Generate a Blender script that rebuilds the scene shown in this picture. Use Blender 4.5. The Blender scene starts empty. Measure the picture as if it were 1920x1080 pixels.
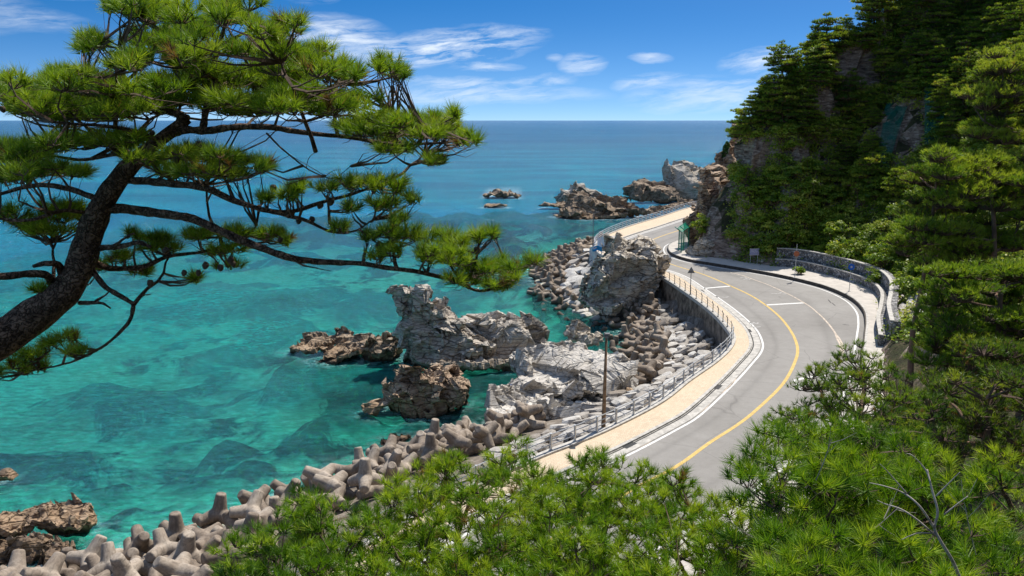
import bpy, math, random
import numpy as np
from mathutils import Vector, Matrix, Euler
random.seed(7); rng = np.random.default_rng(7)
SC = bpy.context.scene; COL = SC.collection
# ---------------------------------------------------------------- camera
CAMZ = 24.0; F = 1500.0; PITCH = math.atan(315/1500)
cam = bpy.data.cameras.new('camera'); cam.lens = 36*F/1920; cam.sensor_width = 36
cam.clip_start = 0.1; cam.clip_end = 60000
co = bpy.data.objects.new('camera', cam); COL.objects.link(co); SC.camera = co
co.location = (0, 0, CAMZ); co.rotation_euler = (math.pi/2-PITCH, 0, 0)
# ---------------------------------------------------------------- sky, sun, exposure
SUN_EL, SUN_AZ = math.radians(58), math.radians(36)      # azimuth clockwise from +Y (north)
w = bpy.data.worlds.new('World'); SC.world = w; w.use_nodes = True
SC.view_settings.view_transform = 'Standard'; SC.view_settings.look = 'None'
SC.view_settings.exposure = 0.38; SC.view_settings.gamma = 1; SC.view_settings.use_curve_mapping = False
def world():
    nt = w.node_tree; nt.nodes.clear(); N = nt.nodes.new; L = nt.links.new
    out = N('ShaderNodeOutputWorld'); bg = N('ShaderNodeBackground'); bg.inputs[1].default_value = 0.10
    tc = N('ShaderNodeTexCoord'); sep = N('ShaderNodeSeparateXYZ'); L(tc.outputs['Generated'], sep.inputs[0])
    def M(op, a, b=None, c=None, cl=False):
        n = N('ShaderNodeMath'); n.operation = op; n.use_clamp = cl
        for i, v in enumerate((a, b, c)):
            if v is None: continue
            if isinstance(v, (int, float)): n.inputs[i].default_value = v
            else: L(v, n.inputs[i])
        return n.outputs[0]
    # clear dry air: the blue deepens quickly above the horizon
    z2 = M('ADD', M('MULTIPLY', M('ABSOLUTE', sep.outputs[2]), 4.2), 0.09)
    cb = N('ShaderNodeCombineXYZ'); L(sep.outputs[0], cb.inputs[0]); L(sep.outputs[1], cb.inputs[1]); L(z2, cb.inputs[2])
    nrm = N('ShaderNodeVectorMath'); nrm.operation = 'NORMALIZE'; L(cb.outputs[0], nrm.inputs[0])
    sky = N('ShaderNodeTexSky'); sky.sky_type = 'NISHITA'; sky.sun_disc = False
    sky.sun_elevation = SUN_EL; sky.sun_rotation = SUN_AZ; sky.air_density = 1.0; sky.dust_density = 0.2; sky.ozone_density = 3.0
    L(nrm.outputs[0], sky.inputs[0])
    hs = N('ShaderNodeHueSaturation'); hs.inputs['Saturation'].default_value = 1.42; hs.inputs['Value'].default_value = 1.0
    L(sky.outputs[0], hs.inputs['Color'])
    # clouds: wispy cirrus on a high sheet, direction projected to the sheet
    zc = M('MAXIMUM', sep.outputs[2], 0.004)
    az = M('ARCTAN2', sep.outputs[0], sep.outputs[1])
    el = M('ARCSINE', sep.outputs[2])
    def vec(a, b, c=0.0):
        v = N('ShaderNodeCombineXYZ')
        for i, x in enumerate((a, b, c)):
            if isinstance(x, (int, float)): v.inputs[i].default_value = x
            else: L(x, v.inputs[i])
        return v.outputs[0]
    def noise(v, sc, det=8, rough=.6, dist=0.0):
        n = N('ShaderNodeTexNoise'); n.inputs['Scale'].default_value = sc; n.inputs['Detail'].default_value = det
        n.inputs['Roughness'].default_value = rough; n.inputs['Distortion'].default_value = dist; L(v, n.inputs['Vector']); return n.outputs[0]
    wob = noise(vec(M('MULTIPLY', az, 9.0), M('MULTIPLY', el, 26.0)), 1.0, 5, .6)
    elw = M('ADD', el, M('MULTIPLY', M('SUBTRACT', wob, .5), 0.022))
    shear = M('ADD', elw, M('MULTIPLY', az, -0.10))
    fine = noise(vec(M('MULTIPLY', az, 16.0), M('MULTIPLY', shear, 105.0)), 1.0, 9, .65, .4)
    broad = noise(vec(M('MULTIPLY', az, 5.0), M('MULTIPLY', shear, 28.0), 3.7), 1.0, 4, .55, .3)
    def blob(a0, e0, ra, re, tilt=0.0, g=1.0):       # one bank of cloud: azimuth, elevation, half sizes (degrees)
        a0, e0, ra, re = [math.radians(t) for t in (a0, e0, ra, re)]
        da = M('SUBTRACT', az, a0); de = M('SUBTRACT', M('SUBTRACT', elw, e0), M('MULTIPLY', da, tilt))
        q = M('ADD', M('POWER', M('ABSOLUTE', M('DIVIDE', da, ra)), 2.0), M('POWER', M('ABSOLUTE', M('DIVIDE', de, re)), 2.0))
        return M('MULTIPLY', M('SUBTRACT', 1.0, q, cl=True), g)
    def A(px): return math.degrees(math.atan((px-960)/1530))
    def E(py): return math.degrees(math.atan((225-py)/1530))
    banks = [(830,97,210,26,.10,1.3), (640,84,120,34,-.05,1.0), (960,78,75,12,.2,.8), (900,128,90,7,0,.7), (870,160,120,10,0,.7),
             (1090,126,50,16,0,.75), (1010,155,75,10,.05,.75), (1215,115,45,8,0,.6), (1215,155,75,10,.15,.7), (1420,122,80,16,.05,.9),
             (1350,178,190,26,.05,.62), (900,178,260,14,0,.6), (60,70,110,15,0,.5), (150,12,120,14,0,.6), (590,8,60,12,0,.45),
             (1290,160,60,6,0,.5), (1040,115,20,6,0,.5), (-300,60,300,40,0,.8), (2300,90,400,50,.05,.9), (1900,150,300,30,0,.7)]
    tot = 0.0
    for px, py, rx, ry, t, g in banks:
        b = blob(A(px), E(py), math.degrees(rx/1530), math.degrees(ry/1530)*1.5, t, g)
        tot = M('MAXIMUM', tot, b)
    # cirrus goes on out of view, thickened to make the ambient light less blue
    high = M('MULTIPLY', M('MULTIPLY', M('SUBTRACT', el, .2), 3.0, cl=True), .6)
    tot = M('MAXIMUM', tot, high)
    dens = M('MULTIPLY', tot, M('ADD', M('MULTIPLY', M('SUBTRACT', fine, .42), 3.2), M('MULTIPLY', M('SUBTRACT', broad, .38), 2.0)), cl=True)
    hz = M('POWER', M('SUBTRACT', 1.0, M('MULTIPLY', M('ABSOLUTE', el), 5.5, cl=True), cl=True), 2.2)
    dens = M('MULTIPLY', dens, .8)
    mh = N('ShaderNodeMixRGB'); L(M('MULTIPLY', hz, .5), mh.inputs[0]); L(hs.outputs[0], mh.inputs[1]); mh.inputs[2].default_value = (3.2, 5.3, 8.2, 1)
    mx = N('ShaderNodeMixRGB'); L(dens, mx.inputs[0]); L(mh.outputs[0], mx.inputs[1]); mx.inputs[2].default_value = (7.6, 8.2, 8.8, 1)
    L(mx.outputs[0], bg.inputs[0]); L(bg.outputs[0], out.inputs[0])
world()
sl = bpy.data.lights.new('sun', 'SUN'); sl.energy = 4.9; sl.angle = math.radians(.5); sl.color = (1, .95, .87)
so = bpy.data.objects.new('sun', sl); COL.objects.link(so)
SUNV = Vector((math.sin(SUN_AZ)*math.cos(SUN_EL), math.cos(SUN_AZ)*math.cos(SUN_EL), math.sin(SUN_EL)))
so.rotation_euler = SUNV.to_track_quat('Z', 'Y').to_euler(); so.location = (0, 60, 80)
# ---------------------------------------------------------------- photograph measurements -> metres
ct, st = math.cos(PITCH), math.sin(PITCH)
def ray(px, py):
    x = (px-960)/F; v = (py-540)/F
    return np.array([x, ct - v*st, -st - v*ct])
def P(px, py, z=0.0):                       # point of the level z seen at that pixel
    d = ray(px, py); t = (z-CAMZ)/d[2]; return np.array([0, 0, CAMZ]) + d*t
def at(px, py, Y):                          # point at distance Y ahead
    d = ray(px, py); return np.array([0, 0, CAMZ]) + d*(Y/d[1])
def Ps(l, z=0.0): return np.array([P(a, b, z) for a, b in l])
# ---------------------------------------------------------------- mesh helpers
def mesh_data(name, V, Fc, mats=(), smooth=False, mi=None, attr=None, uv=None):
    me = bpy.data.meshes.new(name)
    V = np.asarray(V, np.float32).reshape(-1, 3)
    if isinstance(Fc, np.ndarray):
        n, k = Fc.shape; idx = Fc.ravel(); starts = np.arange(n)*k; tot = np.full(n, k)
    else:
        tot = np.array([len(f) for f in Fc]); idx = np.concatenate([np.asarray(f) for f in Fc]); starts = np.concatenate([[0], np.cumsum(tot)[:-1]]); n = len(Fc)
    me.vertices.add(len(V)); me.vertices.foreach_set('co', V.ravel())
    me.loops.add(len(idx)); me.loops.foreach_set('vertex_index', idx.astype(np.int32))
    me.polygons.add(n); me.polygons.foreach_set('loop_start', starts.astype(np.int32)); me.polygons.foreach_set('loop_total', tot.astype(np.int32))
    for m in mats: me.materials.append(m)
    if mi is not None: me.polygons.foreach_set('material_index', np.asarray(mi, np.int32))
    me.polygons.foreach_set('use_smooth', np.full(n, smooth, bool))
    if attr:
        for k2, (dom, arr) in attr.items():
            a = me.attributes.new(k2, 'FLOAT', dom); a.data.foreach_set('value', np.asarray(arr, np.float32))
    me.update(calc_edges=True); me.validate()
    return me
def link(name, me, parent=None, loc=None, rot=None, sc=None):
    o = bpy.data.objects.new(name, me); COL.objects.link(o)
    if parent is not None: o.parent = parent
    if loc is not None: o.location = Vector([float(t) for t in loc])
    if rot is not None: o.rotation_euler = rot
    if sc is not None: o.scale = sc if hasattr(sc, '__len__') else (sc,)*3
    return o
def tag(o, label=None, cat=None, group=None, kind=None):
    for k, v in (('label', label), ('category', cat), ('group', group), ('kind', kind)):
        if v: o[k] = v
    return o
def empty(name, loc, label, cat, group=None, rz=0):
    o = bpy.data.objects.new(name, None); COL.objects.link(o); o.location = Vector([float(t) for t in loc]); o.rotation_euler.z = rz
    o.empty_display_size = .3
    return tag(o, label, cat, group)
def copy_tree(o, parent=None):
    c = o.copy(); COL.objects.link(c); c.parent = parent
    for ch in list(o.children): copy_tree(ch, c)
    return c
class MB:                                    # collects simple shapes into one mesh
    def __init__(s): s.V = []; s.F = []; s.n = 0
    def add(s, V, Fc):
        s.V.append(np.asarray(V, float)); s.F += [[i+s.n for i in f] for f in Fc]; s.n += len(V); return s
    def box(s, c, size, rz=0, R=None):
        x, y, z = [t/2 for t in size]
        v = np.array([(a*x, b*y, d*z) for a in (-1, 1) for b in (-1, 1) for d in (-1, 1)])
        if R is None: R = np.array([[math.cos(rz), -math.sin(rz), 0], [math.sin(rz), math.cos(rz), 0], [0, 0, 1]])
        return s.add(v@R.T+np.array(c), [(0, 1, 3, 2), (4, 6, 7, 5), (0, 4, 5, 1), (2, 3, 7, 6), (0, 2, 6, 4), (1, 5, 7, 3)])
    def tube(s, pts, rad, k=8, cap=True):
        V, Fc = tube(pts, rad, k, cap); return s.add(V, Fc)
    def build(s, name, mat, parent=None, smooth=False, **kw):
        return link(name, mesh_data(name, np.concatenate(s.V), s.F, [mat], smooth), parent, **kw)
def tube(pts, rad, k=8, cap=True):
    pts = np.asarray(pts, float); n = len(pts); rad = np.broadcast_to(rad, (n,))
    T = np.gradient(pts, axis=0); T /= np.linalg.norm(T, axis=1)[:, None]+1e-9
    ref = np.array([0, 0, 1.]) if abs(T[0][2]) < .8 else np.array([1., 0, 0])
    A = np.cross(T[0], ref); A /= np.linalg.norm(A); V = []
    a = np.linspace(0, 2*math.pi, k, endpoint=False)
    for i in range(n):
        A = A-T[i]*A.dot(T[i]); A /= np.linalg.norm(A)+1e-9; B = np.cross(T[i], A)
        V.append(pts[i]+rad[i]*(np.cos(a)[:, None]*A+np.sin(a)[:, None]*B))
    Fc = [(i*k+j, i*k+(j+1) % k, (i+1)*k+(j+1) % k, (i+1)*k+j) for i in range(n-1) for j in range(k)]
    if cap: Fc += [tuple(range(k))[::-1], tuple((n-1)*k+j for j in range(k))]
    return np.concatenate(V), Fc
def catmull(p, m=8):
    p = np.asarray(p, float); q = np.vstack([2*p[0]-p[1], p, 2*p[-1]-p[-2]]); out = []
    t = np.linspace(0, 1, m, endpoint=False)[:, None]
    for i in range(1, len(q)-2):
        a, b, c, d = q[i-1], q[i], q[i+1], q[i+2]
        out.append(.5*((2*b)+(-a+c)*t+(2*a-5*b+4*c-d)*t**2+(-a+3*b-3*c+d)*t**3))
    out.append(p[-1:]); return np.concatenate(out)
def resample(p, step):
    p = np.asarray(p, float); d = np.r_[0, np.cumsum(np.linalg.norm(np.diff(p, axis=0), axis=1))]
    n = max(2, int(d[-1]/step)+1); t = np.linspace(0, d[-1], n)
    return np.stack([np.interp(t, d, p[:, i]) for i in range(p.shape[1])], 1)
def hashf(ix, iy, iz, s):
    h = (ix*73856093) ^ (iy*19349663) ^ (iz*83492791) ^ (s*2654435761)
    h = h & 0xffffffff; h = ((h ^ (h >> 16))*0x45d9f3b) & 0xffffffff; h = ((h ^ (h >> 16))*0x45d9f3b) & 0xffffffff; h ^= h >> 16
    return (h & 0xffffff)/float(0x1000000)
def worley(V, s, seed):
    Q = V/s; g = np.floor(Q).astype(np.int64); f1 = np.full(len(V), 9e9); f2 = f1.copy(); cid = np.zeros(len(V), np.int64)
    for a in (-1, 0, 1):
        for b in (-1, 0, 1):
            for c in (-1, 0, 1):
                x, y, z = g[:, 0]+a, g[:, 1]+b, g[:, 2]+c
                p = np.stack([x+hashf(x, y, z, seed), y+hashf(x, y, z, seed+1), z+hashf(x, y, z, seed+2)], 1)
                d = ((Q-p)**2).sum(1); k = (x*1000003+y)*1000003+z; m = d < f1
                f2 = np.where(m, f1, np.minimum(f2, d)); cid = np.where(m, k, cid); f1 = np.where(m, d, f1)
    return np.sqrt(f1)*s, np.sqrt(f2)*s, cid
def vnoise(V, s, seed=0):
    Q = V/s; g = np.floor(Q).astype(np.int64); f = Q-g; f = f*f*(3-2*f); r = 0
    for a in (0, 1):
        for b in (0, 1):
            for c in (0, 1):
                h = hashf(g[:, 0]+a, g[:, 1]+b, g[:, 2]+c, seed)
                r = r+h*(f[:, 0] if a else 1-f[:, 0])*(f[:, 1] if b else 1-f[:, 1])*(f[:, 2] if c else 1-f[:, 2])
    return r*2-1
def fbm(V, s, o=4, seed=0):
    r = 0; a = 1.0
    for i in range(o): r = r+a*vnoise(V, s, seed+i*7); a *= .5; s *= .5
    return r
def vnormals(V, Fc):
    fn = np.zeros_like(V); a, b, c = V[Fc[:, 0]], V[Fc[:, 1]], V[Fc[:, 2]]
    n = np.cross(b-a, c-a)
    if Fc.shape[1] == 4: n += np.cross(c-a, V[Fc[:, 3]]-a)
    for k in range(Fc.shape[1]):
        for i in range(3): fn[:, i] += np.bincount(Fc[:, k], n[:, i], len(V))
    return fn/(np.linalg.norm(fn, axis=1)[:, None]+1e-12)
def facet(V, Fc, s, seed, k=.85, off=.12, tilt=.25, crack=.12, R=None, st=(1, 1, 1)):
    N = vnormals(V, Fc); Q = (V if R is None else V@R)*np.array(st)
    Q = Q+np.stack([vnoise(V, s*.8, seed+31+i) for i in range(3)], 1)*s*.07
    f1, f2, cid = worley(Q, s, seed); u, inv = np.unique(cid, return_inverse=True); m = len(u)
    cnt = np.bincount(inv, minlength=m)[:, None]
    C = np.stack([np.bincount(inv, V[:, i], m) for i in range(3)], 1)/cnt
    Mn = np.stack([np.bincount(inv, N[:, i], m) for i in range(3)], 1)/cnt
    coh = np.linalg.norm(Mn, axis=1)
    r = np.random.default_rng(seed); Mn = Mn+r.normal(0, tilt, (m, 3)); Mn /= np.linalg.norm(Mn, axis=1)[:, None]
    o = r.uniform(-off, off*.8, m)*s
    w_ = np.clip((coh-.45)/.3, 0, 1)[inv]*k
    dd = ((V-C[inv])*Mn[inv]).sum(1)-o[inv]
    dd = np.clip(dd, -s*.7, s*.7)
    V2 = V-Mn[inv]*(dd*w_)[:, None]
    return V2-N*(crack*s*np.exp(-((f2-f1)/(s*.09))**2))[:, None]
# ================================================================ materials
class G:                                     # tiny node helper
    def __init__(s, name):
        s.m = bpy.data.materials.new(name); s.m.use_nodes = True; s.nt = s.m.node_tree; s.nt.nodes.clear()
        s.out = s.nt.nodes.new('ShaderNodeOutputMaterial'); s.tc = None
    def n(s, t, **kw):
        x = s.nt.nodes.new(t)
        for k, v in kw.items(): setattr(x, k, v)
        return x
    def set(s, sock, v):
        if v is None: return
        if isinstance(v, bpy.types.NodeSocket): s.nt.links.new(v, sock)
        elif isinstance(v, (tuple, list)) and len(v) == 3 and sock.type == 'RGBA': sock.default_value = (*v, 1)
        else: sock.default_value = v
    def pos(s): return s.n('ShaderNodeNewGeometry').outputs['Position']
    def obj(s): return s.n('ShaderNodeTexCoord').outputs['Object']
    def math(s, op, a, b=None, c=None, clamp=False):
        x = s.n('ShaderNodeMath', operation=op, use_clamp=clamp)
        for i, v in enumerate((a, b, c)): s.set(x.inputs[i], v) if v is not None else None
        return x.outputs[0]
    def mapv(s, v, sc=(1, 1, 1), rot=(0, 0, 0), loc=(0, 0, 0)):
        x = s.n('ShaderNodeMapping'); s.set(x.inputs[0], v); x.inputs[3].default_value = sc; x.inputs[2].default_value = rot; x.inputs[1].default_value = loc; return x.outputs[0]
    def noise(s, v, sc, det=4, rough=.55, dist=0.0, col=False):
        x = s.n('ShaderNodeTexNoise'); s.set(x.inputs['Vector'], v); x.inputs['Scale'].default_value = sc; x.inputs['Detail'].default_value = det
        x.inputs['Roughness'].default_value = rough; x.inputs['Distortion'].default_value = dist; return x.outputs[1 if col else 0]
    def vor(s, v, sc, feat='F1', out='Distance', rnd=1.0):
        x = s.n('ShaderNodeTexVoronoi', feature=feat); s.set(x.inputs['Vector'], v); x.inputs['Scale'].default_value = sc; x.inputs['Randomness'].default_value = rnd; return x.outputs[out]
    def ramp(s, f, stops, interp='LINEAR'):
        x = s.n('ShaderNodeValToRGB'); x.color_ramp.interpolation = interp; e = x.color_ramp.elements
        while len(e) < len(stops): e.new(.5)
        for i, (p, c) in enumerate(stops): e[i].position = p; e[i].color = (*c, 1) if hasattr(c, '__len__') else (c, c, c, 1)
        s.set(x.inputs[0], f); return x.outputs[0]
    def mix(s, f, a, b, mode='MIX'):
        x = s.n('ShaderNodeMixRGB', blend_type=mode); s.set(x.inputs[0], f); s.set(x.inputs[1], a); s.set(x.inputs[2], b); return x.outputs[0]
    def sep(s, v):
        x = s.n('ShaderNodeSeparateXYZ'); s.set(x.inputs[0], v); return x.outputs
    def bump(s, h, strength=.5, dist=.1, nrm=None):
        x = s.n('ShaderNodeBump'); s.set(x.inputs['Height'], h); x.inputs['Strength'].default_value = strength; x.inputs['Distance'].default_value = dist
        if nrm is not None: s.set(x.inputs['Normal'], nrm)
        return x.outputs[0]
    def attr(s, name): return s.n('ShaderNodeAttribute', attribute_name=name).outputs['Fac']
    def rand(s): return s.n('ShaderNodeObjectInfo').outputs['Random']
    def bsdf(s, col, rough=.8, nrm=None, spec=.3, metal=0.0):
        x = s.n('ShaderNodeBsdfPrincipled'); s.set(x.inputs['Base Color'], col); s.set(x.inputs['Roughness'], rough); s.set(x.inputs['Metallic'], metal)
        s.set(x.inputs['Specular IOR Level'], spec)
        if nrm is not None: s.set(x.inputs['Normal'], nrm)
        s.b = x; return x.outputs[0]
    def done(s, sh): s.nt.links.new(sh, s.out.inputs[0]); return s.m
def rock_mat(name, pale, mid, dark, strata=(.5, .2, .3), band=True, white=.0, warm=(.30, .19, .10), stretch=4.0, bs=1.0):
    g = G(name); p = g.pos()
    q = g.mapv(p, rot=strata, sc=(1, 1, stretch))
    n1 = g.noise(p, .35, 6, .6); n2 = g.noise(q, .9, 8, .65, .6); n3 = g.noise(p, 4.0, 5, .6)
    c = g.ramp(g.math('ADD', g.math('MULTIPLY', n2, .65), g.math('MULTIPLY', n1, .35)), [(.34, dark), (.5, mid), (.66, pale)])
    c = g.mix(g.math('MULTIPLY', g.ramp(n3, [(.42, 0), (.7, 1)]), .28), c, pale)
    # fine joints, darker than the rock faces
    wp = g.mix(.16, q, g.noise(p, 1.2, 5, .6, col=True), 'LINEAR_LIGHT')
    e = g.vor(wp, .42, 'DISTANCE_TO_EDGE'); e2 = g.vor(wp, .95, 'DISTANCE_TO_EDGE')
    cr = g.ramp(e, [(0, 0), (.045, 1)]); cr2 = g.ramp(e2, [(0, .35), (.06, 1)])
    c = g.mix(.8, c, g.mix(1, cr, cr2, 'MULTIPLY'), 'MULTIPLY')
    if white > 0:
        wm = g.ramp(g.noise(p, .22, 5, .7, .8), [(.5-.08*white, 0), (.68-.08*white, 1)])
        c = g.mix(g.math('MULTIPLY', wm, .5), c, (.62, .59, .54))
    if band:
        z = g.sep(p)[2]; zz = g.math('ADD', z, g.math('MULTIPLY', g.noise(p, .7, 5), -1.6))
        b1 = g.ramp(g.math('MULTIPLY', g.math('ADD', zz, 1.0), .33), [(.15, 1), (.62, 0)])
        c = g.mix(g.math('MULTIPLY', b1, .6), c, warm)
        b2 = g.ramp(g.math('MULTIPLY', g.math('ADD', zz, 1.5), .4), [(.38, 1), (.5, 0)])
        c = g.mix(g.math('MULTIPLY', b2, .85), c, (.03, .02, .018))
    h = g.math('ADD', g.math('MULTIPLY', cr, .7), g.math('ADD', g.math('MULTIPLY', cr2, .4), g.math('ADD', g.math('MULTIPLY', n2, .3), g.math('MULTIPLY', n3, .15))))
    nb = g.bump(h, .8*bs, .16)
    return g.done(g.bsdf(c, .85, nb, .2))
M = {}
M['rock'] = rock_mat('rock_grey', (.64, .56, .46), (.40, .34, .27), (.11, .09, .07), white=.5)
M['rockpale'] = rock_mat('rock_pale', (.68, .60, .49), (.46, .395, .31), (.15, .12, .095), strata=(.9, .5, .2), white=.5)
M['rockslab'] = rock_mat('rock_slab', (.64, .59, .51), (.42, .37, .31), (.09, .075, .06), strata=(1.1, .2, .7), white=1.6, stretch=5)
M['rockbrown'] = rock_mat('rock_brown', (.50, .40, .285), (.32, .22, .145), (.10, .07, .05), strata=(.5, 1.2, .3), white=0)
M['rocktan'] = rock_mat('rock_tan', (.46, .37, .27), (.29, .215, .15), (.09, .07, .05), strata=(.2, .9, .3), white=0)
M['rockdark'] = rock_mat('rock_dark', (.17, .14, .12), (.085, .07, .06), (.03, .025, .022), strata=(.4, .8, .1))
M['cliff'] = rock_mat('cliff_rock', (.66, .52, .38), (.40, .28, .19), (.10, .065, .045), strata=(.15, 1.35, .2), band=False)
def stone_mat():
    g = G('riprap_stone'); p = g.obj(); wp = g.pos(); r = g.rand()
    c = g.ramp(r, [(0, (.24, .20, .16)), (.2, (.42, .38, .33)), (.55, (.55, .52, .47)), (1, (.66, .63, .58))])
    n = g.noise(wp, 3, 8, .65); c = g.mix(g.ramp(n, [(.35, .8), (.6, 0)]), c, g.mix(.6, c, (.12, .10, .085)))
    c = g.mix(g.math('MULTIPLY', g.ramp(g.noise(wp, .25, 3), [(.45, 0), (.65, 1)]), .45), c, (.20, .165, .13))
    return g.done(g.bsdf(c, .85, g.bump(g.math('ADD', n, g.noise(wp, 14, 4)), .6, .12), .2))
M['stone'] = stone_mat()
def tetra_mat():
    g = G('tetrapod_concrete'); o = g.obj(); p = g.pos(); r = g.rand(); n = g.noise(o, 1.6, 8, .65); f = g.noise(p, 9, 6, .7)
    c = g.ramp(g.math('ADD', g.math('MULTIPLY', n, .7), g.math('MULTIPLY', r, .3)), [(.3, (.12, .09, .066)), (.48, (.27, .215, .165)), (.68, (.41, .345, .275))])
    y = g.sep(p)[1]; far = g.ramp(g.math('MULTIPLY', y, .01), [(.6, 0), (.8, 1)])      # the piles beyond the rocks are older and browner
    c = g.mix(g.math('MULTIPLY', far, .6), c, g.mix(.5, (.26, .19, .13), c, 'MIX'))
    c = g.mix(g.math('MULTIPLY', g.ramp(f, [(.3, 1), (.5, 0)]), .35), c, (.10, .08, .065))
    st = g.noise(g.mapv(o, sc=(5, 5, .7)), 1.2, 5, .7); c = g.mix(g.math('MULTIPLY', g.ramp(st, [(.48, 0), (.66, 1)]), .6), c, (.10, .082, .065))
    z = g.math('ADD', g.sep(p)[2], g.math('MULTIPLY', g.noise(p, 1.2, 4), -.6)); wet = g.ramp(z, [(.0, 1), (.35, 0)])
    c = g.mix(g.math('MULTIPLY', wet, .8), c, (.04, .032, .024))
    return g.done(g.bsdf(c, .8, g.bump(g.math('ADD', n, g.math('MULTIPLY', f, .4)), .35, .06), .25))
M['tetra'] = tetra_mat()
def asphalt():
    g = G('asphalt'); p = g.pos(); n = g.noise(p, .12, 6, .6); f = g.noise(p, 30, 3, .7); m = g.noise(p, 1.5, 6, .7)
    c = g.ramp(g.math('ADD', g.math('MULTIPLY', n, .6), g.math('MULTIPLY', m, .4)), [(.35, (.225, .21, .19)), (.65, (.31, .292, .268))])
    c = g.mix(g.math('MULTIPLY', g.ramp(f, [(.3, 1), (.6, 0)]), .25), c, (.12, .115, .11))
    c = g.mix(.75, c, g.ramp(g.attr('wear'), [(0, .72), (.5, .95), (1, 1.12)]), 'MULTIPLY')
    crk = g.vor(g.mix(.2, p, g.noise(p, .6, 4, col=True), 'LINEAR_LIGHT'), .16, 'DISTANCE_TO_EDGE')
    c = g.mix(g.math('MULTIPLY', g.ramp(crk, [(0, 1), (.006, 0)]), .35), c, (.07, .065, .06))
    return g.done(g.bsdf(c, .85, g.bump(f, .3, .01), .25))
M['asphalt'] = asphalt()
def simple(name, col, rough=.7, nz=.25, sc=4.0, bump=.0, metal=0.0, spec=.3, col2=None):
    g = G(name); p = g.pos(); n = g.noise(p, sc, 6, .65)
    c2 = col2 or tuple(t*(1-nz*1.6) for t in col)
    c = g.ramp(n, [(.35, c2), (.62, col)])
    return g.done(g.bsdf(c, rough, g.bump(n, bump, .05) if bump else None, spec, metal))
M['kerb'] = simple('kerb_concrete', (.52, .49, .44), .85, .25, 2.5)
M['kerbdark'] = simple('kerb_dark_face', (.10, .085, .07), .85, .4, 2.5)  # shade of the upright kerb face painted into its colour
M['walk'] = simple('pale_concrete_paving', (.50, .455, .40), .85, .12, 1.2)
M['wallc'] = simple('stained_wall_concrete', (.27, .22, .17), .85, .55, .9, .3)
M['paint_w'] = simple('worn_white_paint', (.72, .70, .66), .6, .16, 3.0)
M['paint_f'] = simple('faded_white_paint', (.50, .48, .45), .7, .35, 6.0)
M['paint_y'] = simple('worn_yellow_paint', (.62, .42, .12), .6, .18, 3.0)
M['patch'] = simple('crack_filler', (.60, .50, .40), .8, .3, 2.0)
M['slot'] = simple('gutter_iron', (.03, .03, .03), .6, .3)
M['rail'] = simple('galvanised_steel', (.55, .56, .57), .45, .2, 5, metal=.5)
M['raildark'] = simple('dark_railing_steel', (.10, .095, .09), .5, .3, 5, metal=.3)
M['pole'] = simple('rusty_brown_pole', (.33, .20, .11), .7, .45, 3, .2)
M['polegrey'] = simple('grey_pole', (.20, .20, .20), .6, .3)
M['green'] = simple('green_painted_steel', (.005, .22, .14), .5, .2)
M['black'] = simple('black_metal', (.02, .02, .02), .5, .2)
M['blue'] = simple('blue_sign', (.02, .12, .50), .5, .1)
M['redsign'] = simple('faded_orange_sign', (.42, .13, .06), .5, .2)
M['signgrey'] = simple('sign_back_aluminium', (.26, .26, .25), .5, .2)
M['board'] = simple('violet_grey_board', (.30, .28, .46), .5, .25, 9, col2=(.46, .46, .55))
M['white'] = simple('white_plastic_sheet', (.75, .77, .80), .6, .1)
M['bluecloth'] = simple('bright_blue_sheet', (.03, .32, .68), .6, .1)
M['teal'] = simple('teal_litter', (.01, .35, .30), .6, .1)
M['deadwood'] = simple('bare_grey_wood', (.46, .40, .34), .8, .35, 12)
def brickpave():
    g = G('sand_coloured_pavers'); p = g.attr('u'); q = g.attr('v')
    cb = g.n('ShaderNodeCombineXYZ'); g.set(cb.inputs[0], p); g.set(cb.inputs[1], q)
    b = g.n('ShaderNodeTexBrick'); g.set(b.inputs['Vector'], cb.outputs[0]); b.inputs['Scale'].default_value = 1.0
    b.inputs['Brick Width'].default_value = .42; b.inputs['Row Height'].default_value = .21; b.inputs['Mortar Size'].default_value = .012
    g.set(b.inputs['Color1'], (.58, .475, .345)); g.set(b.inputs['Color2'], (.50, .40, .285)); g.set(b.inputs['Mortar'], (.36, .27, .18))
    pz = g.pos(); c = g.mix(g.math('MULTIPLY', g.ramp(g.noise(pz, .35, 5), [(.4, 0), (.65, 1)]), .5), b.outputs[0], (.58, .465, .33))
    c = g.mix(g.math('MULTIPLY', g.ramp(g.noise(pz, 1.8, 6, .7), [(.3, 1), (.48, 0)]), .35), c, (.70, .60, .46))
    return g.done(g.bsdf(c, .85, None, .2))
M['brick'] = brickpave()
def ground_mat():
    g = G('hill_soil'); p = g.pos(); n = g.noise(p, .5, 8, .65); f = g.noise(p, 5, 6, .7)
    c = g.ramp(n, [(.35, (.035, .03, .018)), (.55, (.07, .06, .03)), (.7, (.16, .115, .07))])
    c = g.mix(g.math('MULTIPLY', g.ramp(f, [(.45, 0), (.6, 1)]), .6), c, (.03, .055, .012))
    # bare rock shows where the ground is steep
    nz = g.sep(g.n('ShaderNodeNewGeometry').outputs['True Normal'])[2]
    rk = g.ramp(g.noise(g.mapv(p, rot=(.2, 1.3, .2), sc=(1, 1, 4)), .8, 8, .7, .6), [(.35, (.08, .055, .042)), (.5, (.30, .215, .165)), (.66, (.60, .50, .40))])
    k = g.ramp(g.math('ADD', nz, g.math('MULTIPLY', n, -.25)), [(.42, 1), (.56, 0)])
    c = g.mix(k, c, rk)
    return g.done(g.bsdf(c, .9, g.bump(g.math('ADD', n, f), .8, .5), .15))
M['ground'] = ground_mat()
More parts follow.
